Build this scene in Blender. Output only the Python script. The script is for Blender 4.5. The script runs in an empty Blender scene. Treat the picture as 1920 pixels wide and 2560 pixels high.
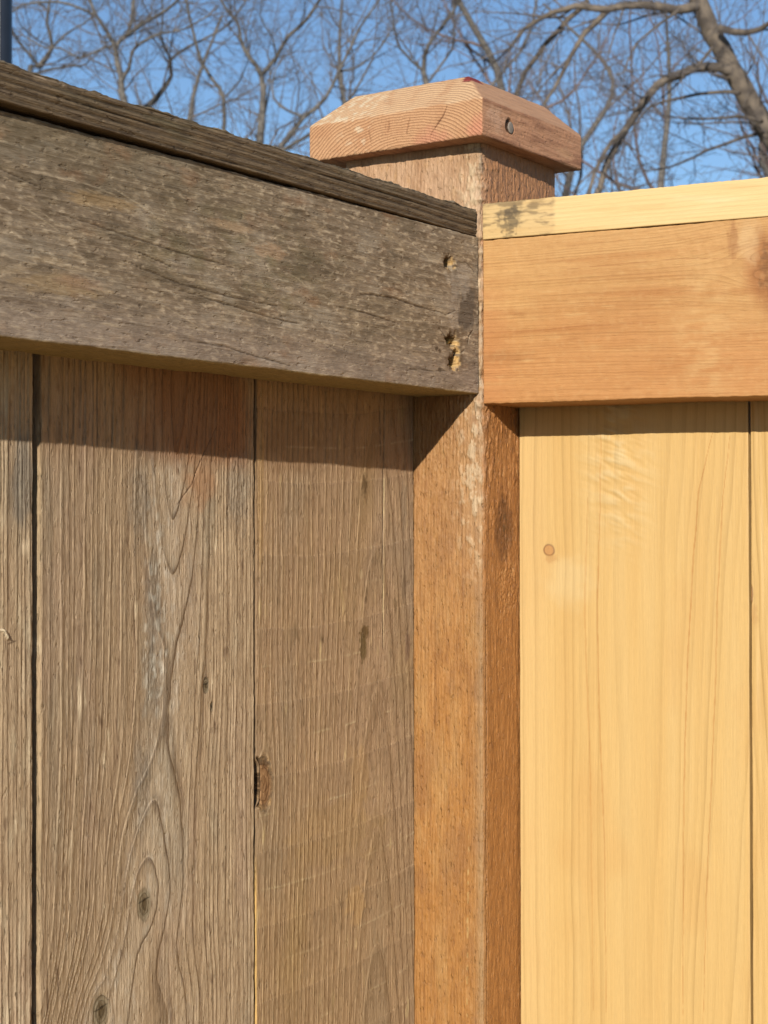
import bpy, math, random
import numpy as np
from mathutils import Vector, Matrix

IN = 0.0254
Z0 = 1.72                      # height in metres of z = 0 (underside of the new top rail)
C = bpy.context.scene.collection
sc = bpy.context.scene

# ------------------------------------------------------------------ camera
CAM = np.array([18.647, -34.046, -2.791])         # inches
YAW, PITCH, ROLL, FPX = 31.822, 0.719, -0.096, 4545.0
_a, _p, _r = (math.radians(v) for v in (YAW, PITCH, ROLL))
FWD = np.array([-math.sin(_a)*math.cos(_p), math.cos(_a)*math.cos(_p), math.sin(_p)])
_R = np.array([math.cos(_a), math.sin(_a), 0.0]); _U = np.cross(_R, FWD)
RIGHT = _R*math.cos(_r) + _U*math.sin(_r); UP = _U*math.cos(_r) - _R*math.sin(_r)
cam_d = bpy.data.cameras.new('camera'); cam = bpy.data.objects.new('camera', cam_d); C.objects.link(cam)
M = Matrix.Identity(4)
for i in range(3):
    M[i][0] = RIGHT[i]; M[i][1] = UP[i]; M[i][2] = -FWD[i]
    M[i][3] = CAM[i]*IN + (Z0 if i == 2 else 0)
cam.matrix_world = M
cam_d.sensor_fit = 'HORIZONTAL'; cam_d.sensor_width = 36.0; cam_d.lens = 36.0*FPX/1920
cam_d.clip_start = 0.02; cam_d.clip_end = 2000
cam_d.dof.use_dof = True; cam_d.dof.focus_distance = 0.86; cam_d.dof.aperture_fstop = 50
sc.camera = cam

# ------------------------------------------------------------------ light
SUN = np.array([0.96, -2.5, 1.0]); SUN /= np.linalg.norm(SUN)
w = bpy.data.worlds.new('World'); sc.world = w; w.use_nodes = True
nt = w.node_tree; bg = nt.nodes['Background']
sky = nt.nodes.new('ShaderNodeTexSky'); sky.sky_type = 'NISHITA'; sky.sun_disc = False
sky.sun_elevation = math.asin(SUN[2]); sky.sun_rotation = math.atan2(SUN[0], SUN[1])
sky.air_density = 1.0; sky.dust_density = 0.2; sky.ozone_density = 4.0; sky.altitude = 400
nt.links.new(sky.outputs[0], bg.inputs[0]); bg.inputs[1].default_value = 0.09
sun_d = bpy.data.lights.new('sun', 'SUN'); sun_d.energy = 5.0; sun_d.angle = math.radians(0.5); sun_d.color = (1.0, 0.93, 0.82)
sun = bpy.data.objects.new('sun', sun_d); C.objects.link(sun)
sun.rotation_euler = Vector(SUN).to_track_quat('Z', 'Y').to_euler()
sc.view_settings.view_transform = 'Standard'; sc.view_settings.look = 'None'
sc.view_settings.exposure = 0.40; sc.view_settings.gamma = 1.0
sc.cycles.max_bounces = 6

# ------------------------------------------------------------------ helpers
def tag(o, label=None, cat=None, group=None, kind=None):
    if label: o['label'] = label
    if cat: o['category'] = cat
    if group: o['group'] = group
    if kind: o['kind'] = kind
    return o

def empty(name, loc):
    o = bpy.data.objects.new(name, None); C.objects.link(o); o.location = loc
    o.empty_display_size = 0.1
    return o

_rs = np.random.RandomState(7)
PERM = _rs.permutation(256).astype(np.int64); PERM = np.concatenate([PERM, PERM, PERM])
_g = _rs.normal(size=(256, 3)); GRAD = (_g/np.linalg.norm(_g, axis=1)[:, None]*1.5).astype(np.float32)

def pn(x, y, z=0.0, seed=0):
    """gradient noise, about -1..1"""
    x, y, z = np.broadcast_arrays(np.asarray(x, dtype=np.float32)+seed*17.31, np.asarray(y, dtype=np.float32)+seed*5.17,
                                  np.asarray(z, dtype=np.float32)+seed*9.73)
    xi = np.floor(x).astype(np.int64); yi = np.floor(y).astype(np.int64); zi = np.floor(z).astype(np.int64)
    xf = x-xi; yf = y-yi; zf = z-zi
    xi &= 255; yi &= 255; zi &= 255
    u = xf*xf*xf*(xf*(xf*6-15)+10); v = yf*yf*yf*(yf*(yf*6-15)+10); t = zf*zf*zf*(zf*(zf*6-15)+10)
    def g(dx, dy, dz):
        h = PERM[PERM[PERM[xi+dx]+yi+dy]+zi+dz]
        G = GRAD[h]
        return G[..., 0]*(xf-dx)+G[..., 1]*(yf-dy)+G[..., 2]*(zf-dz)
    x00 = g(0,0,0)*(1-u)+g(1,0,0)*u; x10 = g(0,1,0)*(1-u)+g(1,1,0)*u
    x01 = g(0,0,1)*(1-u)+g(1,0,1)*u; x11 = g(0,1,1)*(1-u)+g(1,1,1)*u
    return ((x00*(1-v)+x10*v)*(1-t)+(x01*(1-v)+x11*v)*t)

def fbm(x, y, z=0.0, seed=0, o=3):
    s = 0; a = 1.0; n = 0
    for k in range(o):
        s = s + a*pn(np.asarray(x)*2**k, np.asarray(y)*2**k, np.asarray(z)*2**k, seed+k*3); n += a; a *= 0.5
    return s/n*1.3

def sm(x, e0, e1):
    t = np.clip((x-e0)/(e1-e0), 0, 1); return t*t*(3-2*t)

def lin(rgb):
    c = np.array(rgb, dtype=float)/255.0
    return np.where(c <= 0.04045, c/12.92, ((c+0.055)/1.055)**2.4)

# albedo of a surface that reads as this sRGB value in full sun: one for each of the two directions faces look in
def albL(r, g, b): return lin((r, g, b))/(ILL_L*np.array([0.97, 0.89, 0.83]))
def albR(r, g, b): return lin((r, g, b))/(ILL_R*np.array([1.0, 0.96, 0.92]))
ILL_L, ILL_R = 1.06, 1.80

def mix(c, d, m):
    d = np.asarray(d)
    return c*(1-m[..., None]) + d*m[..., None]

def blob(a, c, a0, c0, ra, rc, soft=0.5, rag=0.35, seed=0, f=3.0):
    """soft-edged patch with a ragged outline, 0..1"""
    d = np.sqrt(((a-a0)/ra)**2 + ((c-c0)/rc)**2) + rag*fbm(a*f/ra*0.5, c*f/rc*0.5, 0, seed, 2)
    return 1-sm(d, 1-soft, 1+soft)

def polyd(a, c, pts):
    """distance to a polyline and the fraction along it"""
    best = np.full(a.shape, 1e9, dtype=np.float32); fr = np.zeros(a.shape, dtype=np.float32)
    n = len(pts)-1
    for i in range(n):
        (x0, y0), (x1, y1) = pts[i], pts[i+1]
        dx, dy = x1-x0, y1-y0; L = dx*dx+dy*dy
        t = np.clip(((a-x0)*dx+(c-y0)*dy)/L, 0, 1)
        d = np.hypot(a-x0-t*dx, c-y0-t*dy)
        m = d < best
        best = np.where(m, d, best); fr = np.where(m, (i+t)/n, fr)
    return best, fr

def crack(a, c, pts, w, seed=0):
    """0..1 mask of a thin tapering crack"""
    lo = np.array(pts).min(0)-0.3; hi = np.array(pts).max(0)+0.3
    sel = (a > lo[0]) & (a < hi[0]) & (c > lo[1]) & (c < hi[1])
    out = np.zeros(a.shape, dtype=np.float32)
    if not sel.any(): return out
    aa = a[sel]; cc = c[sel]
    d, fr = polyd(aa+0.010*pn(aa*3, cc*2, 0, seed)+0.005*pn(aa*13, cc*9, 0, seed), cc+0.012*pn(aa*5, cc*5, 5, seed), pts)
    ww = w*(np.sin(np.pi*np.clip(fr*0.96+0.02, 0, 1))**0.6)*(0.75+0.5*pn(aa*5, cc*5, 2, seed+1))
    out[sel] = 1-sm(d, ww*0.5, ww*1.0+0.008)
    return out

def flow(a, c, knots):
    """bend the grain round knots: returns warped a and, per knot, the elliptical radius"""
    w_ = a.copy(); rr = []
    for (ak, ck, ra, rc, reach) in knots:
        da = a-ak; dc = (c-ck)
        q = (da/ra)**2+(dc/rc)**2
        rr.append(np.sqrt(q))
        dcs = dc*(ra/rc)/reach
        w_ = w_ - da*ra*ra/(da*da+dcs*dcs+ra*ra*0.35)
    return w_, rr

def mesh_from(name, V, Q, mat, parent=None, attrs=None, smooth=True):
    """V (n,3) metres, Q (m,4) or (m,3) indices"""
    me = bpy.data.meshes.new(name)
    k = Q.shape[1]
    me.vertices.add(len(V)); me.vertices.foreach_set('co', np.ascontiguousarray(V, dtype=np.float32).ravel())
    me.loops.add(Q.size); me.loops.foreach_set('vertex_index', np.ascontiguousarray(Q, dtype=np.int32).ravel())
    me.polygons.add(len(Q)); me.polygons.foreach_set('loop_start', np.arange(0, Q.size, k, dtype=np.int32))
    me.polygons.foreach_set('use_smooth', np.full(len(Q), smooth))
    me.update(calc_edges=True); me.validate()
    for key, val in (attrs or {}).items():
        if key == 'col':
            at = me.attributes.new('col', 'FLOAT_COLOR', 'POINT')
            at.data.foreach_set('color', np.concatenate([val, np.ones((len(val), 1))], 1).astype(np.float32).ravel())
        else:
            at = me.attributes.new(key, 'FLOAT_VECTOR', 'POINT')
            at.data.foreach_set('vector', np.ascontiguousarray(val, dtype=np.float32).ravel())
    me.materials.append(mat)
    o = bpy.data.objects.new(name, me); C.objects.link(o)
    if parent: attach(o, parent)
    return o

def attach(o, parent):
    o.parent = parent
    o.matrix_parent_inverse = parent_world(parent).inverted()

def parent_world(p):
    m = Matrix.Translation(p.location)
    return m if p.parent is None else p.matrix_world if False else (parent_world(p.parent) @ p.matrix_parent_inverse @ m)

def axis(lo, hi, d0, d1, fine, coarse):
    """samples lo..hi, dense inside d0..d1"""
    d0 = max(lo, d0); d1 = min(hi, d1)
    if d1 <= d0: return np.linspace(lo, hi, max(2, int((hi-lo)/coarse)+1))
    s = []
    if d0 > lo: s.append(np.linspace(lo, d0, max(2, int((d0-lo)/coarse)+1))[:-1])
    s.append(np.linspace(d0, d1, int((d1-d0)/fine)+2))
    if hi > d1: s.append(np.linspace(d1, hi, max(2, int((hi-d1)/coarse)+1))[1:])
    return np.concatenate(s)

def board(name, parent, mat, a0, a1, th, c0, c1, frame, fn, dense_c, dense_a=None, fine=0.02, r=0.05, sides=(0.03, 0.6, 0.03), warp=None):
    """A timber swept along c. Cross-section a0..a1 by 0..th (b, into the board). fn(a,b,c,na,nb)->(height,colour,wood)"""
    O, ea, eb, ec = (np.array(v, dtype=float) for v in frame)
    if dense_a is None: dense_a = (a0, a1)
    fa = axis(a0+r, a1-r, dense_a[0], dense_a[1], fine, 0.5)
    P = [(x, 0, 0, -1) for x in fa]
    def arc(ca, cb, t0):
        for k in range(1, 5):
            t = t0+k/5*math.pi/2
            P.append((ca+r*math.cos(t), cb+r*math.sin(t), math.cos(t), math.sin(t)))
    arc(a1-r, r, -math.pi/2)
    for x in np.linspace(r, th-r, max(2, int((th-2*r)/sides[0])+1)): P.append((a1, x, 1, 0))
    arc(a1-r, th-r, 0)
    for x in np.linspace(a1-r, a0+r, max(2, int((a1-a0)/sides[1])+1)): P.append((x, th, 0, 1))
    arc(a0+r, th-r, math.pi/2)
    for x in np.linspace(th-r, r, max(2, int((th-2*r)/sides[2])+1)): P.append((a0, x, -1, 0))
    arc(a0+r, r, math.pi)
    P = np.array(P)
    cs = axis(c0, c1, dense_c[0], dense_c[1], fine, 1.5)
    A = np.repeat(P[:, 0:1], len(cs), 1).astype(np.float32); B = np.repeat(P[:, 1:2], len(cs), 1).astype(np.float32)
    NA = np.repeat(P[:, 2:3], len(cs), 1).astype(np.float32); NB = np.repeat(P[:, 3:4], len(cs), 1).astype(np.float32)
    Cc = np.repeat(cs[None, :], len(P), 0).astype(np.float32)
    h, col, wood = fn(A, B, Cc, NA, NB)
    A2 = A+NA*h; B2 = B+NB*h
    W = O + A2[..., None]*ea + B2[..., None]*eb + Cc[..., None]*ec
    if warp is not None: W = warp(W)
    n, m = A.shape
    V = W.reshape(-1, 3)
    i = np.arange(n)[:, None]; j = np.arange(m-1)[None, :]
    i2 = (i+1) % n
    q = np.stack([i*m+j, i2*m+j, i2*m+j+1, i*m+j+1], -1).reshape(-1, 4)
    if np.linalg.det(np.stack([ea, eb, ec])) < 0: q = q[:, ::-1]
    # end caps as fans
    ctr0 = V.reshape(n, m, 3)[:, 0].mean(0); ctr1 = V.reshape(n, m, 3)[:, -1].mean(0)
    V = np.concatenate([V, [ctr0, ctr1]])
    k0, k1 = n*m, n*m+1
    ii = np.arange(0, n-1, 2)
    f0 = np.stack([np.full(len(ii), k0), (ii+2) % n*m, (ii+1) % n*m, ii*m], -1)
    f1 = np.stack([np.full(len(ii), k1), ii*m+m-1, (ii+1) % n*m+m-1, (ii+2) % n*m+m-1], -1)
    if np.linalg.det(np.stack([ea, eb, ec])) < 0: f0 = f0[:, ::-1]; f1 = f1[:, ::-1]
    q = np.concatenate([q, f0, f1])
    V = V*IN; V[:, 2] += Z0
    loc = np.stack([A, B, Cc], -1).reshape(-1, 3); loc = np.concatenate([loc, loc[:2]])
    col = np.clip(col.reshape(-1, 3), 0.004, 0.9); col = np.concatenate([col, col[:2]])
    wood = wood.reshape(-1, 3); wood = np.concatenate([wood, wood[:2]])
    return mesh_from(name, V, q, mat, parent, dict(col=col, loc=loc, wood=wood))

# ------------------------------------------------------------------ materials
def nodes(m):
    m.use_nodes = True; t = m.node_tree; return t, t.nodes['Principled BSDF']

def math_node(t, op, a, b=None, clamp=False):
    n = t.nodes.new('ShaderNodeMath'); n.operation = op; n.use_clamp = clamp
    for i, v in enumerate((a, b)):
        if v is None: continue
        if hasattr(v, 'is_output'): t.links.new(v, n.inputs[i])
        else: n.inputs[i].default_value = v
    return n.outputs[0]

def wood_mat(name, fib=(34, 34, 1.3), famt=0.25, fib2=(90, 90, 5), f2amt=0.15, bump=0.5, bdist=0.02, rough=0.8, spec=0.25, pits=0.0, pit_scale=(14, 14, 3)):
    """wood: the board's own colour and growth-ring field (attributes) under procedural fibre, ring and pit texture"""
    m = bpy.data.materials.new(name); t, p = nodes(m)
    A = lambda n: (lambda x: (setattr(x, 'attribute_name', n), x)[1])(t.nodes.new('ShaderNodeAttribute'))
    col = A('col'); loc = A('loc'); wood = A('wood')
    sep = t.nodes.new('ShaderNodeSeparateXYZ'); t.links.new(wood.outputs['Vector'], sep.inputs[0])
    F, RA, RB = sep.outputs
    def noise(scale, detail=3, rough_=0.6):
        mp = t.nodes.new('ShaderNodeMapping'); mp.inputs['Scale'].default_value = scale
        t.links.new(loc.outputs['Vector'], mp.inputs[0])
        n = t.nodes.new('ShaderNodeTexNoise'); n.inputs['Scale'].default_value = 1; n.inputs['Detail'].default_value = detail
        n.inputs['Roughness'].default_value = rough_
        t.links.new(mp.outputs[0], n.inputs['Vector']); return n.outputs['Fac']
    n1 = noise(fib); n2 = noise(fib2, 2)
    fr = math_node(t, 'FRACT', F)
    # latewood: slow rise, sharp fall
    late = math_node(t, 'POWER', fr, 3.0)
    fall = math_node(t, 'SUBTRACT', 1.0, math_node(t, 'POWER', fr, 24.0))
    ring = math_node(t, 'MULTIPLY', late, fall)
    dark = math_node(t, 'MULTIPLY', ring, RA)
    c1 = math_node(t, 'ADD', 1.0, math_node(t, 'MULTIPLY', math_node(t, 'SUBTRACT', n1, 0.5), famt*2.2))
    c2 = math_node(t, 'ADD', c1, math_node(t, 'MULTIPLY', math_node(t, 'SUBTRACT', n2, 0.5), f2amt*2.2))
    hb = math_node(t, 'ADD', math_node(t, 'MULTIPLY', n1, 0.6), math_node(t, 'MULTIPLY', n2, 0.4))
    if pits > 0:
        n3 = noise(pit_scale, 2, 0.5)
        mr = t.nodes.new('ShaderNodeMapRange'); mr.inputs['From Min'].default_value = 0.60; mr.inputs['From Max'].default_value = 0.72
        t.links.new(n3, mr.inputs['Value'])
        c2 = math_node(t, 'SUBTRACT', c2, math_node(t, 'MULTIPLY', mr.outputs[0], pits))
        hb = math_node(t, 'SUBTRACT', hb, math_node(t, 'MULTIPLY', mr.outputs[0], 0.6))
    k = math_node(t, 'MULTIPLY', c2, math_node(t, 'SUBTRACT', 1.0, dark), False)
    vm = t.nodes.new('ShaderNodeVectorMath'); vm.operation = 'SCALE'
    t.links.new(col.outputs['Color'], vm.inputs[0]); t.links.new(k, vm.inputs['Scale'])
    # latewood is warmer than earlywood
    gm = t.nodes.new('ShaderNodeGamma'); t.links.new(vm.outputs[0], gm.inputs[0])
    t.links.new(math_node(t, 'ADD', 1.0, math_node(t, 'MULTIPLY', dark, 0.35)), gm.inputs[1])
    t.links.new(gm.outputs[0], p.inputs['Base Color'])
    hb = math_node(t, 'ADD', hb, math_node(t, 'MULTIPLY', ring, RB))
    b = t.nodes.new('ShaderNodeBump'); b.inputs['Strength'].default_value = bump; b.inputs['Distance'].default_value = bdist*IN
    t.links.new(hb, b.inputs['Height']); t.links.new(b.outputs[0], p.inputs['Normal'])
    p.inputs['Roughness'].default_value = rough; p.inputs['Specular IOR Level'].default_value = spec
    return m

MAT_OLD = wood_mat('weathered_cedar', (26, 26, 1.3), 0.34, (64, 64, 8), 0.30, 0.9, 0.05, 0.85, 0.2, 0.12, (16, 16, 4))
MAT_OLD_RAIL = wood_mat('weathered_rail', (24, 24, 1.5), 0.36, (60, 60, 7), 0.34, 0.65, 0.04, 0.85, 0.2, 0.05, (13, 13, 4))
MAT_POST = wood_mat('rough_cedar', (22, 22, 1.6), 0.26, (60, 60, 8), 0.20, 0.85, 0.05, 0.60, 0.4, 0.03, (16, 16, 5))
MAT_NEW = wood_mat('new_cedar', (26, 26, 0.6), 0.12, (80, 80, 5), 0.10, 0.4, 0.015, 0.45, 0.45)
MAT_NEW_RAIL = wood_mat('new_rail_cedar', (26, 26, 0.9), 0.14, (70, 70, 5), 0.12, 0.4, 0.02, 0.62, 0.3, 0.05, (30, 30, 3))
MAT_CAP = wood_mat('cap_fir', (24, 24, 3), 0.12, (60, 60, 18), 0.18, 0.6, 0.03, 0.75, 0.25, 0.06, (20, 20, 8))

def plain(name, col, rough=0.6, metal=0.0, nscale=None, namt=0.2):
    m = bpy.data.materials.new(name); t, p = nodes(m)
    p.inputs['Base Color'].default_value = (*col, 1); p.inputs['Roughness'].default_value = rough; p.inputs['Metallic'].default_value = metal
    if nscale:
        tc = t.nodes.new('ShaderNodeTexCoord'); n = t.nodes.new('ShaderNodeTexNoise'); n.inputs['Scale'].default_value = nscale; n.inputs['Detail'].default_value = 4
        t.links.new(tc.outputs['Object'], n.inputs['Vector'])
        hv = t.nodes.new('ShaderNodeVectorMath'); hv.operation = 'SCALE'; hv.inputs[0].default_value = col
        s = math_node(t, 'ADD', 1-namt, math_node(t, 'MULTIPLY', n.outputs['Fac'], 2*namt))
        t.links.new(s, hv.inputs['Scale']); t.links.new(hv.outputs[0], p.inputs['Base Color'])
    return m

# ------------------------------------------------------------------ frames
GROUND_Z = -Z0/IN
BOT = GROUND_Z + 2.0
Q_L, P_R = 1.697, 1.589           # how far the pickets stand back from the rail faces
F_LP = ((-Q_L, 0, 0), (0, 1, 0), (-1, 0, 0), (0, 0, 1))     # left picket: a=y, b=-x, c=z
F_RP = ((0, P_R, 0), (1, 0, 0), (0, 1, 0), (0, 0, 1))       # right picket: a=x, b=y, c=z
F_POST = ((0, 0, 0), (1, 0, 0), (0, 1, 0), (0, 0, 1))
F_LR = ((-0.09, 0, 0), (0, 0, 1), (-1, 0, 0), (0, 1, 0))   # left rail: a=z, c=y
F_RR = ((0, 0, 0), (0, 0, 1), (0, 1, 0), (1, 0, 0))         # right rail: a=z, c=x

def warpL(W):   # the old rail runs very slightly off square and off level
    W = W.copy(); y = W[..., 1]
    W[..., 0] += 0.014*y; W[..., 2] += 0.005*y
    return W
def warpLS(W):
    W = W.copy(); y = W[..., 1]
    W[..., 0] += 0.010*y; W[..., 2] += 0.000*y
    return W
def warpR(W):
    W = W.copy(); x = W[..., 0]
    W[..., 1] += 0.006*x; W[..., 2] += -0.013*x
    return W
def warpRS(W):
    W = W.copy(); x = W[..., 0]
    W[..., 1] += 0.006*x; W[..., 2] += -0.0145*x
    return W

# ------------------------------------------------------------------ old fence: pickets
old = empty('weathered_fence', (-0.03, -1.0, 0))
tag(old, 'old grey brown weathered board fence on the left side of the post', 'fence')

def old_picket_fn(a0, a1, pa, D0, g, sp, seed, knots=(), extra=None, ridge=0.02, path=None):
    def fn(a, b, c, na, nb):
        front = np.clip(-nb, 0, 1)
        aw = a+0.05*fbm(c*0.12, a*0.25, b*0.3, seed)+0.012*pn(a*2.5, c*0.8, 0, seed+2)+0.006*pn(a*6, c*2.2, 0, seed+22)
        w_, rr = flow(aw, c, knots)
        if path is None:
            D = 0.2+0.1*fbm(c*0.15, a*0.15, 0, seed+4); p0 = pa
        else:
            tt = np.linspace(-8, 70, 1600); kk = np.exp(-np.linspace(-2.2, 2.2, 45)**2); kk /= kk.sum()
            s1 = np.convolve(np.interp(tt, path[0], path[1]), kk, 'same'); s2 = np.convolve(np.interp(tt, path[0], path[2])+20, kk, 'same')-20
            D = 0.66*np.interp(-c, tt, s1)+0.04*fbm(c*0.6, a*0.6, 0, seed+4); p0 = np.interp(-c, tt, s2)
        p0 = pa+(p0-pa)*np.exp(-((w_-p0)/1.7)**2); da = w_-p0
        R = np.sqrt(da**2+(0.26+0.6*b)**2)+D*np.exp(-(da/0.80)**2)+0.55*np.clip(da-0.8, 0, 9)
        F = R/sp + 0.9*pn(R*2.3, 0.04*c, 0, seed+5)+0.35*pn(R*6.0, 0.15*c, 0, seed+25)*sm(np.abs(da), 0.5, 1.2)
        t = F-np.floor(F)
        idx = np.floor(F)
        amp = np.clip(0.45+0.75*pn(idx*0.77, 0.3, c*0.35, seed+6)+0.45*fbm(a*3.5, c*1.6, 0, seed+26, 2), 0, 1.4)
        late = t**3*(1-t**24)
        near = np.exp(-(np.abs(w_-p0)/1.1)**2)          # flat-sawn centre: smoother but crinkled
        crink = fbm(a*7, c*3.0, b*7, seed+7, 3)
        fib = pn(a*22, c*0.9, b*22, seed+8)
        fib2 = fbm(a*11, c*1.4, b*11, seed+9, 2)
        h = 1.05*ridge*(late-0.35)*amp*(1-0.25*near) + 0.005*fib*(1-near) + 0.009*fib2 + (0.004+0.015*near*sm(fbm(a*0.7, c*0.25, 0, seed+30), -0.2, 0.5))*crink + 0.004*fbm(a*16, c*7, b*16, seed+33, 2)
        base = np.zeros(a.shape+(3,))+albL(160, 132, 102)
        col = mix(base, albL(184, 158, 126), np.clip(0.55*late*amp+0.30*sm(fib2, 0.0, 0.9), 0, 1))
        col = mix(col, albL(98, 72, 50), np.clip(0.9*sm(t, 0.0, 0.05)*(1-sm(t, 0.05, 0.25))*amp + 0.35*sm(-fib, 0.2, 0.9), 0, 1))
        pt = fbm(a*0.8, c*0.22, 0, seed+10)
        col = mix(col, albL(160, 132, 108), 0.5*sm(pt, 0.0, 0.6))
        col = mix(col, albL(132, 118, 98), 0.45*sm(fbm(a*1.3, c*0.3, 0, seed+11), 0.1, 0.7))
        silv = np.exp(-(da/0.75)**2)*sm(fbm(a*1.1, c*0.35, 4, seed+37)+0.25, -0.2, 0.4)
        col = mix(col, albL(186, 164, 138), 0.42*silv); col = mix(col, albL(214, 196, 172), 0.45*silv*sm(crink, 0.05, 0.5))  # silvery centre grain, with its sheen put into the colour
        lnc = sm(t, 0.84, 0.95)*(1-sm(t, 0.985, 1.0))*np.exp(-(da/0.9)**2); col = mix(col, albL(96, 72, 52), 0.55*lnc)
        dash = pn(a*9, c*2.0, 3, seed+31)*pn(a*3, c*0.8, 9, seed+32)
        col = mix(col, albL(206, 180, 146), 0.7*sm(dash, 0.10, 0.4))
        col = mix(col, albL(98, 72, 52), 0.65*sm(-pn(a*11, c*3.0, 8, seed+35)*pn(a*4, c*1.2, 2, seed+36), 0.10, 0.4)+0.25*sm(crink, 0.1, 0.6))
        ra = 0.25*np.ones(a.shape); rb = 0.6*np.ones(a.shape)
        for (ak, ck, rka, rkc, rch), q in zip(knots, rr):
            inside = 1-sm(q+0.12*fbm(a*6, c*6, 0, seed+12), 0.8, 1.15)
            core = 1-sm(q+0.2*fbm(a*5, c*5, 0, seed+13), 0.15, 0.75)
            col = mix(col, albL(120, 104, 80), 0.8*inside); col = mix(col, albL(84, 66, 42), 0.85*core)
            h = h-0.012*inside*(1-core)+0.012*core*0
            F = F*(1-inside)+(q*3.0)*inside
            ck_m = crack(a, c, [(ak-rka*0.8, ck+0.12*rkc), (ak, ck+0.25*rkc), (ak+rka*0.8, ck+0.35*rkc)], 0.02, seed)
            col = mix(col, albL(50, 38, 25), 0.8*ck_m)
        h = h-0.035*(1-front)*0+0.02*fbm(c*0.8, a*0.1, 0, seed+14)*np.abs(na)+0.012*fbm(c*5, b*4, 0, seed+15)*np.abs(na)
        col = mix(col, albL(150, 124, 92), 0.6*np.clip(np.abs(na), 0, 1))
        wood = np.stack([F, ra, rb], -1)
        if extra: h, col, wood = extra(a, b, c, na, nb, h, col, wood)
        return h, col, wood
    return fn

def ex2(a, b, c, na, nb, h, col, wood):
    # rail shade painted brown into the top, over sheltered reddish-brown wood; amber resin patch beside a knot; grey-blue weather stains
    shade_shelter = sm(c, -1.75, -1.15)
    col = mix(col, albL(130, 94, 64), 0.35*shade_shelter)
    m = shade_shelter*blob(a, c, -7.9, -0.2, 1.6, 2.2, 0.45, 0.5, 41)
    col = mix(col, albL(128, 84, 54), 0.8*m)
    m = shade_shelter*blob(a, c, -6.6, -0.9, 0.5, 1.0, 0.5, 0.5, 42); col = mix(col, albL(140, 92, 58), 0.6*m)
    m = blob(a, c, -7.6, -1.85, 0.42, 0.40, 0.6, 0.5, 43); col = mix(col, albL(158, 116, 82), 0.75*m)
    m = crack(a, c, [(-8.3, -2.25), (-7.9, -1.9), (-7.55, -1.35), (-7.1, -0.75)], 0.016, 44); col = mix(col, albL(84, 54, 34), 0.55*m); h = h-0.012*m
    for (x, z, rx, rz, s) in ((-6.45, -2.0, 0.42, 0.65, 45), (-8.95, -3.9, 0.20, 0.9, 46), (-9.3, -2.1, 0.3, 0.7, 47), (-9.0, -5.3, 0.22, 0.7, 48), (-9.3, -7.0, 0.2, 0.9, 148)):
        m = blob(a, c, x, z, rx, rz, 0.6, 0.6, s); col = mix(col, albL(104, 96, 86), 0.42*m)
        h = h+0.012*m*pn(a*14, c*9, 0, s)
    m = blob(a, c, -8.9, -4.2, 0.35, 2.0, 0.6, 0.5, 49)*sm(pn(a*10, c*6, 0, 50), -0.1, 0.5); col = mix(col, albL(205, 196, 178), 0.30*m)
    return h, col, wood

def ex1(a, b, c, na, nb, h, col, wood):
    m = blob(a, c, -12.25, -1.9, 0.25, 0.7, 0.5, 0.6, 51); col = mix(col, albL(95, 88, 80), 0.6*m)
    m = sm(fbm(a*3.5, c*0.8, 0, 52), 0.0, 0.5); col = mix(col, albL(196, 176, 144), 0.30*m)
    m = crack(a, c, [(-12.62, -4.44), (-12.72, -4.30), (-12.80, -4.28)], 0.03, 53); col = mix(col, albL(214, 190, 156), 0.8*m); h = h+0.05*m
    m = crack(a, c, [(-12.42, -4.48), (-12.62, -4.52)], 0.02, 54); col = mix(col, albL(70, 50, 32), 0.7*m)
    return h, col, wood

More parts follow.
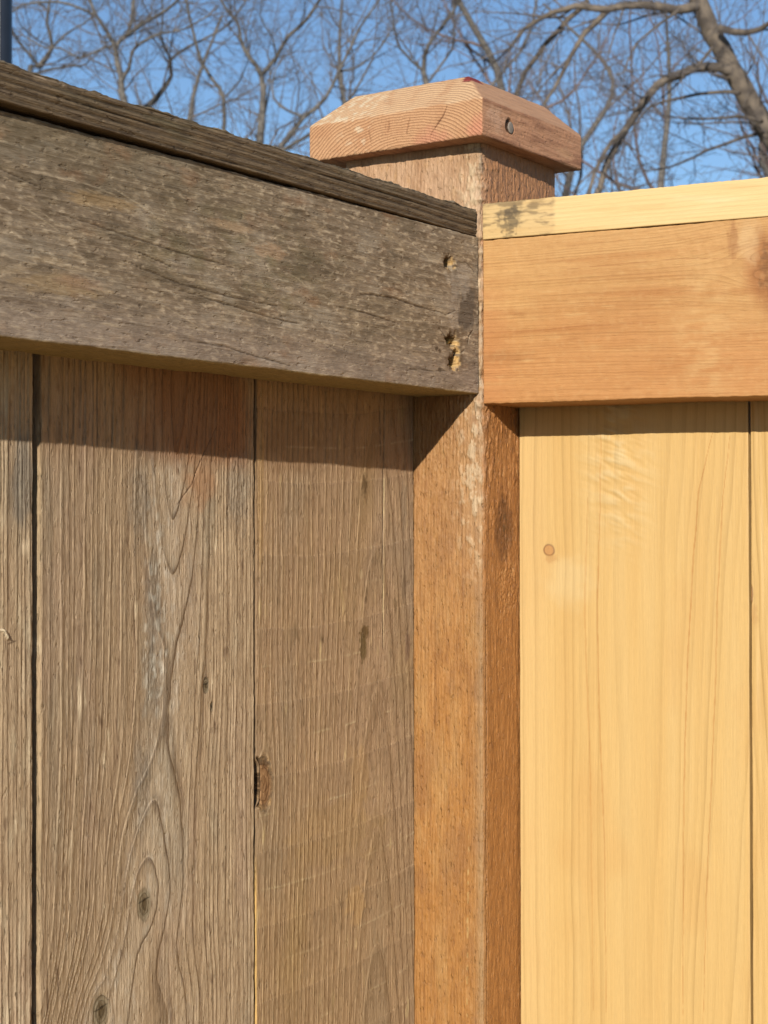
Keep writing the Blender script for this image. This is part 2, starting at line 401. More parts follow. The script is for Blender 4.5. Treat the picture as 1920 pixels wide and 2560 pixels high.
def fn3(a, b, c, na, nb):
    seed = 60
    knots = [(-5.72, -7.56, 0.26, 0.50, 1.6), (-2.05, -1.78, 0.10, 0.22, 1.5)]
    aw = a+0.05*fbm(c*0.3, a*0.4, 0, seed)+0.014*c*np.exp(-((a+5)/1.2)**2)
    w_, rr = flow(aw, c, knots)
    R = np.sqrt((w_+1.6)**2*0.9+(2.2+b+0.05*c)**2)
    F = R/0.135+0.5*fbm(R*2, c*0.1, 0, seed+1, 2)
    t = F-np.floor(F); idx = np.floor(F)
    amp = 0.5+0.7*pn(idx*0.71, 0.2, c*0.4, seed+2)
    late = t**3*(1-t**24)
    fib = pn(a*20, c*1.0, b*20, seed+3); fib2 = fbm(a*9, c*1.6, b*9, seed+4, 2)
    leftp = 1-sm(a, -4.2, -2.4)
    crink = fbm(a*10, c*5, b*8, seed+40, 3)
    h = 0.015*(late-0.3)*amp*(0.35+0.65*leftp)+0.004*fib+0.008*fib2+0.005*crink
    col = np.zeros(a.shape+(3,))+albL(160, 128, 97)
    col = mix(col, albL(178, 148, 104), np.clip(0.55*late*amp*(0.4+0.6*leftp)+0.25*sm(fib2, 0.1, 0.9), 0, 1))
    col = mix(col, albL(108, 82, 54), np.clip(0.5*sm(-fib, 0.2, 0.9)+0.35*sm(t, 0, .05)*(1-sm(t, .05, .2)), 0, 1))
    col = mix(col, albL(146, 122, 96), 0.6*sm(fbm(a*0.7, c*0.35, 0, seed+5), -0.1, 0.6))
    col = mix(col, albL(154, 122, 80), 0.5*sm(fbm(a*0.5, c*0.2, 3, seed+6), 0.0, 0.6)+0.25*sm(-c, 6, 11))
    dash = pn(a*8, c*2.2, 3, seed+31)*pn(a*3, c*1.0, 9, seed+32)
    col = mix(col, albL(198, 168, 120), 0.6*sm(dash, 0.12, 0.45))
    col = mix(col, albL(100, 76, 48), 0.55*sm(-pn(a*10, c*3.2, 8, seed+35)*pn(a*4, c*1.2, 2, seed+36), 0.10, 0.4)+0.3*sm(crink, 0.1, 0.6))
    col = mix(col, albL(128, 88, 56), 0.40*sm(c, -1.9, -0.9))  # shade under the rail, put into the colour as a warm brown
    # saw-kerf steps crossing the board
    s = (c-0.055*(a+3)-0.03*(a+3)**2*0.5-0.05*fbm(a*0.6, c*0.5, 0, seed+7))/1.42+0.22
    ts = s-np.floor(s); si = np.floor(s)
    edge = np.exp(-((ts-0.5)/0.016)**2)*sm(pn(a*1.6, si*3.7, 0, seed+8)+0.35*pn(a*9, si, 0, seed+18), -0.15, 0.5)*sm(pn(si*0.77, 0.5, 0, 88), -0.9, 0.1)
    h = h+0.012*(ts-0.5)*0.6+0.006*edge
    col = mix(col, albL(190, 164, 126), 0.48*edge)
    col = col*(1+0.11*(0.5-ts))[..., None]
    # long check
    m = crack(a, c, [(-1.22, 0.5), (-1.27, -1.0), (-1.28, -2.2), (-1.33, -3.6), (-1.30, -5.2)], 0.022, 61)
    m2 = crack(a, c, [(-1.42, 0.0), (-1.40, -1.1)], 0.016, 62)
    h = h-0.05*m-0.04*m2; col = mix(col, albL(52, 34, 20), 0.85*np.maximum(m, m2))
    lm = crack(a, c, [(-1.25, -1.6), (-1.25, -2.6), (-1.29, -4.2), (-1.27, -5.2)], 0.012, 63); col = mix(col, albL(205, 176, 128), 0.5*lm)
    for (x, z, rx, rz, k, cc, sd) in ((-2.03, -1.75, 0.10, 0.24, 0.75, (96, 72, 44), 64), (-2.05, -4.80, 0.17, 0.13, 0.8, (96, 70, 34), 65), (-2.10, -5.15, 0.13, 0.25, 0.8, (98, 76, 42), 66),
                                  (-1.98, -4.15, 0.05, 0.07, 0.7, (92, 68, 44), 67), (-2.18, -3.6, 0.07, 0.09, 0.5, (188, 160, 120), 68), (-2.40, -10.4, 0.36, 0.34, 0.4, (186, 144, 92), 69),
                                  (-2.25, -7.9, 0.32, 0.75, 0.28, (178, 138, 88), 70), (-0.45, -2.2, 0.12, 0.6, 0.4, (104, 90, 72), 71), (-0.45, -3.9, 0.10, 0.3, 0.5, (100, 78, 56), 72),
                                  (-0.30, -5.2, 0.10, 0.3, 0.5, (110, 80, 66), 73), (-5.72, -1.9, 0.13, 1.6, 0.35, (176, 138, 88), 74), (-3.0, -8.8, 1.4, 0.6, 0.3, (160, 126, 80), 75),
                                  (-4.6, -1.0, 1.0, 0.5, 0.25, (120, 84, 50), 76)):
        col = mix(col, albL(*cc), k*blob(a, c, x, z, rx, rz, 0.3, 0.7, sd, 4.0))
    # knot broken out of the left edge
    q = rr[0]; ins = 1-sm(q+0.15*fbm(a*7, c*6, 0, 77), 0.75, 1.1)
    rimk = np.exp(-((q-0.95)/0.14)**2)
    col = mix(col, albL(132, 92, 56), 0.8*ins); col = mix(col, albL(196, 150, 98), 0.7*rimk*sm(fbm(a*9, c*6, 0, 78), -0.2, 0.4)); col = mix(col, albL(84, 50, 26), 0.6*ins*sm(fbm(a*12, c*5, 0, 79), 0, 0.5))
    h = h-0.04*ins*(0.6+0.4*fbm(a*10, c*5, 0, 80))
    edge_l = np.clip(-na, 0, 1)*(1-sm(np.abs(c+7.53), 0.30, 0.50))
    h = h-0.13*edge_l
    notch = (1-sm(a+5.885+0.04*fbm(c*5, 0.3, 0, 83), 0.13, 0.20))*(1-sm(np.abs(c+7.50)+0.05*fbm(c*4, a*4, 0, 84), 0.34, 0.50))*np.clip(-nb, 0, 1)
    h = h-0.35*notch; col = mix(col, albL(62, 40, 22), 0.9*notch)
    h = h+(0.012*fbm(c*0.9, 0.1, 0, 81)+0.008*fbm(c*6, b*4, 0, 82))*np.abs(na)
    col = mix(col, albL(206, 160, 92), 0.8*np.clip(np.abs(na), 0, 1)*sm(-c, 8.6, 9.6)); col = mix(col, albL(110, 84, 58), 0.7*np.clip(np.abs(na), 0, 1)*(1-sm(-c, 8.6, 9.6)))
    F = F*(1-ins)+q*3*ins
    return h, col, np.stack([F, 0.22+0*a, 0.5+0*a], -1)

LTOP = 3.45
VIS = (-13.6, 0.9)
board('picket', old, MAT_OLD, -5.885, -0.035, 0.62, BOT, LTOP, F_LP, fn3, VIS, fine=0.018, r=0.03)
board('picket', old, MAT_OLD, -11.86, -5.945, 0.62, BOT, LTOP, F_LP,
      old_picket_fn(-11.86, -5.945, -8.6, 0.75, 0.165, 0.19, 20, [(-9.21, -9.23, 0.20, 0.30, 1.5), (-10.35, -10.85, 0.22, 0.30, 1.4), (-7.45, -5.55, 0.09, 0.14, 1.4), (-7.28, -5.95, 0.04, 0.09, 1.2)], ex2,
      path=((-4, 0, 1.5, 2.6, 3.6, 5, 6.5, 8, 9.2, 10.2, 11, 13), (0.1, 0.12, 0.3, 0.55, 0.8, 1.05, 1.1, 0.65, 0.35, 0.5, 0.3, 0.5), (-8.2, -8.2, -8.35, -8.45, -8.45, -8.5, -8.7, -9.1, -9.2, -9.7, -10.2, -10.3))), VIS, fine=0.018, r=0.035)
board('picket', old, MAT_OLD, -17.9, -12.03, 0.62, BOT, LTOP, F_LP,
      old_picket_fn(-17.9, -12.03, -15.8, 0.9, 0.03, 0.17, 90, [], ex1, 0.024), VIS, dense_a=(-13.4, -12.03), fine=0.018, r=0.035)
yy = -17.98
for k in range(6):
    board('picket', old, MAT_OLD, yy-5.85, yy, 0.62, BOT, LTOP, F_LP, old_picket_fn(yy-5.85, yy, yy-2.5-0.5*(k % 3), 1.0, 0.04, 0.2, 200+17*k), (0, 0), dense_a=(0, 0), fine=0.3, r=0.035, sides=(0.3, 1.5, 0.3))
    yy -= 5.93

def old_rail_fn(a, b, c, na, nb):
    seed = 300
    front = np.clip(-nb, 0, 1); under = np.clip(-na, 0, 1)
    w_ = a+0.16*fbm(c*0.12, a*0.3, 0, seed)+0.05*pn(c*0.7, a, 0, seed+1)
    R = np.sqrt((w_-0.4)**2+(0.8+b+0.02*c)**2)
    F = R/0.16+0.4*fbm(R*2, c*0.1, 0, seed+2, 2)
    fib = pn(a*16, c*1.3, b*16, seed+3); fib2 = fbm(a*7, c*1.8, b*7, seed+4, 3); mot = fbm(a*6.5, c*1.7, b*5, seed+5, 4); mot2 = fbm(a*2.4, c*1.0, 4, seed+6, 4)
    h = 0.004*fib+0.004*fib2+0.004*mot+0.01*fbm(a*0.8, c*0.4, 0, seed+7)
    col = np.zeros(a.shape+(3,))+albL(136, 116, 94)
    col = mix(col, albL(104, 84, 62), 0.6*sm(mot, 0.0, 0.55))
    col = mix(col, albL(166, 142, 112), 0.5*sm(-mot, 0.05, 0.5))
    m9 = fbm(a*15, c*4.5, b*9, seed+45, 2); col = mix(col, albL(196, 172, 142), 0.6*sm(m9, 0.12, 0.5)); col = mix(col, albL(92, 74, 54), 0.4*sm(-m9, 0.15, 0.6)); h = h+0.005*m9
    col = mix(col, albL(108, 96, 66), 0.55*blob(a, c, 2.1, -8.2, 0.75, 2.4, 0.6, 0.6, 301)*sm(fbm(a*4, c*2, 0, 302), -0.3, 0.4))
    col = mix(col, albL(158, 142, 122), 0.45*sm(-mot2, 0.05, 0.5)); col = mix(col, albL(94, 80, 62), 0.5*sm(mot2, 0.0, 0.5)+0.30*sm(c, -13.0, -15.0)*0)
    col = mix(col, albL(94, 82, 60), 0.45*sm(a, 2.3, 3.4)*sm(-c, 6, 12))
    col = mix(col, albL(152, 132, 118), 0.45*sm(-a, -1.4, -0.3))
    col = mix(col, albL(146, 108, 78), 0.45*sm(fbm(a*2.4, c*1.1, 7, seed+8), 0.2, 0.7))
    # pale raised splinters and scratches
    dash = pn(a*16+0.8*pn(c*1.2, a, 0, 9), c*2.0, 3, seed+31)*pn(a*4, c*0.9, 9, seed+32)
    col = mix(col, albL(190, 166, 136), 0.6*sm(dash, 0.2, 0.55)); h = h+0.006*sm(dash, 0.2, 0.55)
    dd = pn(a*11, c*4.0, 6, seed+33)*pn(a*5, c*1.7, 2, seed+34)
    col = mix(col, albL(80, 64, 48), 0.35*sm(dd, 0.25, 0.6)); h = h-0.004*sm(dd, 0.25, 0.6)
    rng = random.Random(5)
    sc_m = np.zeros(a.shape, dtype=np.float32)
    for k in range(46):
        z = rng.uniform(0.5, 3.3); y = rng.uniform(-14.5, -1.2); L = rng.uniform(0.3, 1.3); s = rng.uniform(-0.35, 0.25)
        if k < 16: y = rng.uniform(-14.2, -7); z = rng.uniform(2.0, 3.3)
        sc_m = np.maximum(sc_m, rng.uniform(0.3, 0.9)*crack(a, c, [(z, y), (z+s*L*0.4+rng.uniform(-.03, .03), y+L*0.5), (z+s*L, y+L)], rng.uniform(0.008, 0.02), 310+k))
    col = mix(col, albL(186, 164, 134), 0.55*sc_m); h = h+0.005*sc_m
    for (z, y, rz, ry, k, cc, sd) in ((2.62, -8.7, 0.08, 0.55, 0.6, (172, 142, 110), 320), (2.33, -7.6, 0.12, 0.5, 0.6, (168, 136, 106), 321), (1.12, -13.0, 0.16, 0.9, 0.55, (160, 132, 96), 322), (1.2, -12.5, .1, .5, .25, (156, 118, 96), 1322),
                                      (2.55, -12.0, 0.12, 0.8, 0.35, (170, 134, 86), 323), (2.02, -0.50, 0.52, 0.36, 0.85, (92, 80, 68), 324), (2.55, -0.80, 0.40, 0.42, 0.5, (168, 152, 134), 325), (2.3, -0.95, 0.5, 0.2, 0.4, (110, 98, 84), 1325),
                                      (1.9, -1.05, 0.55, 0.2, 0.4, (160, 142, 124), 326), (1.05, -1.75, 0.05, 0.07, 0.8, (60, 44, 28), 327), (1.0, -1.62, 0.04, 0.05, 0.8, (60, 44, 28), 328), (0.62, -1.62, 0.05, 0.06, 0.7, (60, 44, 28), 329)):
        m = blob(a, c, z, y, rz, ry, 0.25, 0.6, sd, 4.0); col = mix(col, albL(*cc), k*m)
    # weather checks
    cr = [([(2.22, -13.0), (2.08, -11.4), (1.98, -10.0), (1.90, -8.6)], 0.028), ([(1.86, -11.2), (1.72, -10.3)], 0.014),
          ([(1.62, -11.2), (1.45, -10.0), (1.38, -8.6), (1.36, -7.3)], 0.026), ([(1.36, -10.2), (1.25, -8.8), (1.13, -7.4), (1.10, -6.6)], 0.030),
          ([(1.55, -5.4), (1.52, -4.4), (1.42, -3.2)], 0.018), ([(1.87, -4.6), (1.92, -3.4), (1.84, -2.6), (1.80, -1.55)], 0.040), ([(1.80, -1.6), (1.78, -1.35), (1.90, -1.0)], 0.016),
          ([(1.48, -1.65), (1.28, -1.35), (1.20, -1.15)], 0.030), ([(2.93, -0.90), (2.96, -0.5), (2.80, -0.16)], 0.022), ([(1.06, -0.98), (1.03, -0.75), (1.12, -0.6)], 0.018),
          ([(0.55, -3.0), (0.58, -1.8), (0.62, -1.2)], 0.012), ([(2.75, -14.6), (2.55, -13.4)], 0.02), ([(0.52, -9.6), (0.50, -8.8), (0.40, -7.9), (0.32, -6.9)], 0.024), ([(1.56, -0.25), (1.42, -0.42), (1.22, -0.48)], 0.05)]
    for k, (pts, w0) in enumerate(cr):
        m = crack(a, c, pts, w0*0.5, 340+k)*front; h = h-0.022*m; col = mix(col, albL(72, 56, 42), 0.75*m)
    # torn-out nail holes with raw wood round them
    for k, (z, y, rh) in enumerate(((2.87, -1.20, 0.13), (1.24, -1.10, 0.15), (0.80, -1.02, 0.13))):
        d = np.hypot((a-z)*0.95+0.05*pn(a*7, c*4, 0, 375+k), (c-y)*0.56+0.04*pn(a*8, c*5, 3, 375+k))+0.07*fbm(a*12, c*8, 0, 360+k, 3)
        if k == 1: d = np.minimum(d, np.hypot((a-1.02)*0.8, (c+0.92)*0.8)+0.05+0.07*fbm(a*12, c*8, 0, 380, 3))
        hole = 1-sm(d, rh*0.55, rh*0.8); rim = (1-sm(d, rh*0.95, rh*1.25))*(1-hole)
        off = sm((c-y)-(a-z)*0.7, -0.06, 0.05)
        col = mix(col, albL(206, 164, 104), 0.8*rim*off*sm(fbm(a*12, c*6, 0, 366+k), -0.5, 0.1)); col = mix(col, albL(84, 62, 38), 0.8*rim*(1-off)); col = mix(col, albL(96, 74, 50), 0.4*(1-sm(d, rh*1.2, rh*2.1))*(1-hole)*(1-rim)); col = mix(col, albL(70, 46, 22), hole)
        sp_ = hole*sm(pn(a*9, c*6, 0, 365+k)+0.2*((c-y)-(a-z)), 0.2, 0.35)*off; col = mix(col, albL(226, 184, 112), 0.75*sp_)
        h = h-0.42*hole*(1-0.6*sp_)*front-0.03*rim*front
    # worn lower front arris
    low = np.exp(-((a-0.21)/0.10)**2)*front
    h = h-0.03*low*sm(fbm(c*0.9, 0.5, 0, 370), 0, 0.5)
    h = h+0.035*fbm(c*0.7, 0.3, 0, 371)*np.abs(na)*0.6+0.012*fbm(c*4, b*4, 0, 372)*np.abs(na)
    col = mix(col, albL(150, 124, 76), 0.8*under)
    col = col*np.array([0.90, 0.88, 0.86])
    return h, col, np.stack([F, 0.16+0*a, 0.4+0*a], -1)

VY = (-15.2, 0.0)
board('top_rail', old, MAT_OLD_RAIL, 0.212, 3.575, 1.5, -54, -0.015, F_LR, old_rail_fn, VY, fine=0.018, r=0.035, warp=warpL)

def old_strip_fn(a, b, c, na, nb):
    seed = 400
    aw = a+0.04*fbm(c*0.15, 0.2, 0, seed)+0.010*c*0
    F = (aw-3.58)/0.125+0.35*fbm(aw*5, c*0.08, 0, seed+1)+b*3.0
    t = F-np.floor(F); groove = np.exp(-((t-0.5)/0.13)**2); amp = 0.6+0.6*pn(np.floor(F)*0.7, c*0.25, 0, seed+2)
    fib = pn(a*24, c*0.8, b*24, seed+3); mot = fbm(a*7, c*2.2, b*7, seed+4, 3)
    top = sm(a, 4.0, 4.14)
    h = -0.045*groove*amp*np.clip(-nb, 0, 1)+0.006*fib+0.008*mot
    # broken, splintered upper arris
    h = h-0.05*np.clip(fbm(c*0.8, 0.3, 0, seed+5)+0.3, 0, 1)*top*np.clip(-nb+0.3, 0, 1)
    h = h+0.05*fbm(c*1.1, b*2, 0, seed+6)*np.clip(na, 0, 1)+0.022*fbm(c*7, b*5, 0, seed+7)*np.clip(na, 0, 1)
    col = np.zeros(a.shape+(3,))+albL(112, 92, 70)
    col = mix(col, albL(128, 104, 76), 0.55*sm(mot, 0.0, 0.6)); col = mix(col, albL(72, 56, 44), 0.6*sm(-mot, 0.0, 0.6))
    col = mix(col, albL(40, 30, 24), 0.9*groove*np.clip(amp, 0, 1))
    col = mix(col, albL(102, 92, 66), 0.4*sm(fbm(a*2, c*0.5, 3, seed+8), 0.1, 0.6))
    dash = pn(a*14, c*2.5, 3, seed+31)*pn(a*4, c*1.0, 9, seed+32)
    col = mix(col, albL(160, 134, 98), 0.5*sm(dash, 0.2, 0.5))
    edge = top*sm(fbm(c*1.6, a*2, 0, seed+9), 0.2, 0.5)
    col = mix(col, albL(176, 150, 122), 0.55*edge)
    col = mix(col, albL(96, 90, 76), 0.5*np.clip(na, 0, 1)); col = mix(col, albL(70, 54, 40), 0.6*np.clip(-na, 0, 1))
    return h, col, np.stack([F*2, 0.2+0*a, 0.5+0*a], -1)
F_LS = ((-0.06, 0, 0), (0, 0, 1), (-1, 0, 0), (0, 1, 0))
def warpLS2(W):
    W = W.copy(); y = W[..., 1]
    W[..., 0] += 0.0045*y*1.0; W[..., 0] += -0.06*np.exp(y/1.5)
    return W
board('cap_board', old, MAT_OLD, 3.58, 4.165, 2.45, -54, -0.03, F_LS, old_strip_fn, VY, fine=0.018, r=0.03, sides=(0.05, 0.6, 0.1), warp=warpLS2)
board('bottom_rail', old, MAT_OLD_RAIL, -60, -56.5, 1.5, -54, -0.03, F_LR, old_rail_fn, (0, 0), dense_a=(0, 0), fine=0.5, sides=(0.5, 1.5, 0.5), warp=warpL)

# ------------------------------------------------------------------ post
post = empty('corner_post', (-1.75*IN, 1.75*IN, 0))
tag(post, 'square reddish cedar corner post with chamfered cap between the grey fence and the new fence', 'post')

def post_fn(a, b, c, na, nb):
    seed = 500
    A_ = np.clip(-nb, 0, 1); B_ = np.clip(na, 0, 1)
    corner = np.exp(-(np.hypot(a, b)/0.20)**2)       # the arris nearest the camera
    R = np.sqrt((a+5.2+0.15*fbm(c*0.2, a*0.2, 0, seed))**2+(b+1.0)**2)
    F = R/0.085+0.6*fbm(R*3, c*0.15, 0, seed+1)
    rough = fbm(a*9, c*3.0, b*9, seed+2, 4); rough2 = fbm(a*20, c*9, b*20, seed+3, 2); fib = pn(a*26, c*1.6, b*26, seed+4)
    chips = sm(fbm(a*7, c*3.6, b*7, seed+5, 4), -0.05, 0.30)
    upper = sm(c, -4.4, -1.5)
    h = 0.006*fib+0.012*rough*(0.6+0.7*B_)+0.005*rough2+0.028*chips*(0.12+0.88*upper)*(0.4+0.6*np.exp(-(a*a+b*b)/0.6))
    h = h-0.12*corner*sm(fbm(c*2.4, 0.2, 0, seed+6, 3), -0.3, 0.6)*(0.12+0.88*sm(c, -1.2, 0.2))+0.03*corner*fbm(c*6, a*4, b*4, seed+7)*(0.15+0.85*sm(c, -1.2, 0.2))
    # side A colour (reads against -y light), side B (reads against +x light)
    lowmix = sm(-c, 1.5, 7.0)
    ca = np.zeros(a.shape+(3,))+albR(204, 146, 86)
    ca = mix(ca, albR(206, 142, 72), lowmix)
    ca = mix(ca, albR(226, 178, 134), sm(c, 2.5, 4.0))
    ca = mix(ca, albR(162, 104, 50), 0.5*sm(rough, 0.1, 0.6)*(1-0.5*sm(c, 2.5, 4)))
    ca = mix(ca, albR(228, 172, 108), 0.45*sm(-rough, 0.1, 0.6))
    ca = mix(ca, albR(178, 122, 70), 0.55*sm(fbm(a*1.5, c*0.6, 0, seed+8), 0.0, 0.5)); ca = mix(ca, albR(150, 96, 48), 0.4*sm(fbm(a*6, c*0.35, 2, seed+18), 0.1, 0.6)*(1-0.6*sm(c, 2.5, 4)))
    ca = mix(ca, albR(220, 172, 108), 0.35*sm(fbm(a*2.5, c*0.35, 5, seed+9), 0.1, 0.6)*lowmix)
    # bleached flaky zone beside the arris; its bright glints are painted into the colour
    fl = np.exp(-((a+0.18)/0.42)**2)*sm(c, -4.6, -2.4)*(0.20+0.80*chips)
    ca = mix(ca, albR(244, 208, 162), 0.88*fl*(1-0.5*sm(-c, 2.6, 4.5)))
    ca = mix(ca, albR(186, 158, 120), 0.30*np.exp(-((a+0.06)/0.13)**2)*sm(-c, 2.5, 5.0))
    dots = crack(a, c, [(-0.36, -9.0), (-0.40, -11.5), (-0.42, -13.5)], 0.03, 510)*sm(pn(a*3, c*7, 0, 511), 0.0, 0.3); ca = mix(ca, albR(250, 214, 140), 0.35*dots)
    cb = np.zeros(a.shape+(3,))+albL(158, 102, 52)
    cb = mix(cb, albL(112, 66, 30), 0.6*sm(rough, 0.0, 0.5)); cb = mix(cb, albL(190, 138, 88), 0.5*sm(-rough, 0.1, 0.5)*sm(-rough2, -0.2, 0.3))
    cb = mix(cb, albL(162, 116, 84), 0.55*sm(c, 0.5, 3.5)); cb = mix(cb, albL(156, 100, 44), 0.5*lowmix)
    q = np.sqrt(((b-0.98)/0.48)**2+((c+2.62)/0.80)**2)+0.25*fbm(b*4, c*3, 0, 512)
    kn = (1-sm(q, 0.6, 1.1))*B_; core = (1-sm(q, 0.2, 0.6))*B_
    cb = mix(cb, albL(104, 62, 28), 0.75*kn); cb = mix(cb, albL(70, 46, 18), 0.6*core*sm(fbm(b*8, c*6, 0, 513), -0.1, 0.4))
    h = h+0.03*kn*fbm(b*8, c*5, 0, 514)-0.015*kn
    tear = blob(b, c, 1.1, -3.9, 0.5, 0.7, 0.5, 0.5, 515)*B_; h = h+0.022*tear*fbm(b*16, c*14, 0, 516, 2); cb = mix(cb, albL(196, 144, 90), 0.4*tear*sm(fbm(b*14, c*10, 0, 517), 0.1, 0.5))
    split = crack(b, c, [(0.14, -13.5), (0.13, -9), (0.15, -6), (0.12, -4.0)], 0.022, 518)*B_*sm(-b, -0.5, -0.3); h = h-0.05*split; cb = mix(cb, albL(84, 50, 24), 0.8*split)
    wB = sm(na-np.clip(-nb, 0, 1), -0.25, 0.45)
    col = mix(ca*0.86, cb*0.95, wB)
    edge = corner*(0.3+0.7*sm(fbm(c*5, a*6, b*6, 520), -0.2, 0.4))
    col = mix(col, albR(206, 178, 146), edge*(0.75*sm(c, -0.8, 0.2)+0.30*sm(c, -4.5, -1.5)*(1-sm(c, -0.8, 0.2)))); col = mix(col, albR(176, 140, 96), 0.3*corner*sm(-c, 3, 5))
    dk = corner*sm(fbm(c*3, a*5, b*5, 521), 0.25, 0.5)*upper; col = mix(col, albR(110, 84, 62), 0.6*dk)
    return h, col, np.stack([F, 0.10+0*a, 0.25+0*a], -1)
board('shaft', post, MAT_POST, -3.5, 0.0, 3.56, GROUND_Z-4, 5.60, F_POST, post_fn, (-13.8, 5.6), fine=0.018, r=0.10, sides=(0.018, 0.6, 0.6))

# ---- the chamfered cap of the post: solid block, remeshed, then worn
def build_cap():
    o_, zc, hh, ins, kk = 0.50, 5.583, 0.793, 0.735, 0.722
    capr, capo, ct1, ct2, k2, insr = -0.035, -0.104, 0.011, -0.001, 0.768, 0.038
    def cp(a, b, z):
        a2 = a+1.75; b2 = b-1.75
        return (a2-b2*capr-1.75+capo, a2*capr+b2+1.75, z+ct1*a2+ct2*b2)
    L, Rr, N, Fr = -3.5-o_, o_, -o_, 3.5+o_
    v = [cp(L, N, zc), cp(Rr, N, zc), cp(Rr, Fr, zc), cp(L, Fr, zc),
         cp(L, N, zc+hh), cp(Rr, N, zc+hh), cp(Rr, Fr, zc+hh), cp(L, Fr, zc+hh),
         cp(L+ins, N+ins, zc+hh+kk), cp(Rr-ins-insr, N+ins, zc+hh+kk), cp(Rr-ins-insr, Fr-ins+k2*0.5, zc+hh+kk), cp(L+ins, Fr-ins+k2*0.5, zc+hh+kk)]
    f = [(3, 2, 1, 0), (0, 1, 5, 4), (1, 2, 6, 5), (2, 3, 7, 6), (3, 0, 4, 7), (4, 5, 9, 8), (5, 6, 10, 9), (6, 7, 11, 10), (7, 4, 8, 11), (8, 9, 10, 11)]
    me = bpy.data.meshes.new('tmp'); me.from_pydata(v, [], f); ob = bpy.data.objects.new('tmp', me); C.objects.link(ob)
    bv = ob.modifiers.new('b', 'BEVEL'); bv.width = 0.035; bv.segments = 2
    rm = ob.modifiers.new('r', 'REMESH'); rm.mode = 'VOXEL'; rm.voxel_size = 0.022
    dg = bpy.context.evaluated_depsgraph_get(); ev = ob.evaluated_get(dg); m2 = ev.to_mesh()
    n = len(m2.vertices); V = np.empty(n*3, np.float32); m2.vertices.foreach_get('co', V); V = V.reshape(-1, 3)
    Nn = np.empty(n*3, np.float32); m2.vertices.foreach_get('normal', Nn); Nn = Nn.reshape(-1, 3)
    lt = np.empty(len(m2.polygons), np.int32); m2.polygons.foreach_get('loop_total', lt)
    li = np.empty(len(m2.loops), np.int32); m2.loops.foreach_get('vertex_index', li)
    assert (lt == 4).all()
    Q = li.reshape(-1, 4).copy()
    ev.to_mesh_clear(); bpy.data.objects.remove(ob); bpy.data.meshes.remove(me)
    x, y, z = V[:, 0], V[:, 1], V[:, 2]; nx, ny, nz = Nn.T
    seed = 600
    endg = sm(-ny, 0.2, 0.6)          # faces that cut across the grain
    xw = x+0.10*fbm(x*0.8, z*0.8, y*0.1, seed); zw = z+0.12*fbm(x*0.7, z*0.9, y*0.1, seed+1)
    R = np.sqrt(((xw+1.75)*0.85)**2+((zw-4.55)*1.25)**2)
    F = R/0.075+0.3*fbm(x*3, z*3, 0, seed+2)
    cA = np.zeros((n, 3))+albR(224, 170, 124)
    cA = mix(cA, albR(240, 194, 148), sm(nz, 0.3, 0.6))
    cA = mix(cA, albR(204, 142, 98), 0.35*sm(fbm(x*2, z*2, y*2, seed+3), 0, 0.6))
    pale = sm(fbm(x*6, z*9, y*6, seed+4, 3), -0.05, 0.3)*(1-sm(x, -3.1, -1.9))*sm(nz, 0.2, 0.5)
    pale = np.maximum(pale, 0.7*sm(fbm(x*5, z*7, 3, seed+5, 3), 0.15, 0.4)*np.exp(-((x+2.9)/0.35)**2)*(1-sm(nz, .2, .5)))
    cA = mix(cA, albR(255, 228, 190), 0.9*pale)
    seam = np.exp(-((z-(5.583+0.80+0.011*(x+1.75)))/0.035)**2)*sm(fbm(x*4, 0.2, 0, seed+6), -0.3, 0.3)*endg; cA = mix(cA, albR(240, 202, 160), 0.6*seam)
    redd = blob(x, z, -0.95, 5.62, 0.42, 0.26, 0.5, 0.4, seed+7)*endg; cA = mix(cA, albR(226, 146, 116), 0.5*redd)
    redd = blob(x, z, 0.25, 5.75, 0.26, 0.26, 0.5, 0.4, seed+8)*endg; cA = mix(cA, albR(230, 146, 116), 0.6*redd)
    cL = np.zeros((n, 3))+albL(172, 122, 90)
    g = fbm(y*0.9, z*8, x*8, seed+9, 3); cL = mix(cL, albL(124, 80, 58), 0.6*sm(g, 0.0, 0.5)); cL = mix(cL, albL(194, 146, 112), 0.4*sm(-g, 0.1, 0.6))
    cL = mix(cL, albL(176, 132, 98), 0.7*sm(nz, 0.3, 0.6))
    cL = mix(cL, albL(196, 152, 122), 0.5*blob(y, z, 0.0, 6.05, 0.35, 0.22, 0.5, 0.8, seed+10)*sm(nx, .4, .7))
    m = blob(y, z, 3.1, 5.85, 0.35, 0.12, 0.4, 1.0, seed+11, 6)*sm(nx, .4, .7); cL = mix(cL, albL(196, 150, 110), 0.35*m)
    col = mix(cL, cA, endg)
    tiny = np.clip(blob(x, z, -0.35, 7.05, 0.17, 0.11, 0.3, 0.5, seed+12), 0, 1)*(y < 0.6); col = mix(col, albR(150, 38, 48), 0.9*tiny)
    rough = fbm(x*8, z*8, y*2.0, seed+13, 3)
    h = 0.007*rough*(1-endg)+0.004*fbm(x*14, z*14, y*14, seed+14, 2)+0.008*fbm(x*1.2, y*1.2, z*1.2, seed+15)
    h = h+0.014*g*sm(nx, 0.5, 0.8)
    for k, (pts, w0) in enumerate(([[(-0.98, 5.75), (-0.80, 5.98), (-0.66, 6.12), (-0.55, 6.34)], 0.020], [[(-2.52, 5.80), (-2.58, 6.1)], 0.014], [[(-2.06, 5.95), (-2.02, 6.22)], 0.014], [[(-1.58, 5.85), (-1.55, 6.05), (-1.50, 6.2)], 0.016])):
        m = crack(x, z, pts, w0, seed+20+k)*endg*(ny < -0.6); h = h-0.025*m; col = mix(col, albR(122, 76, 48), (0.8 if k == 0 else 0.45)*m)
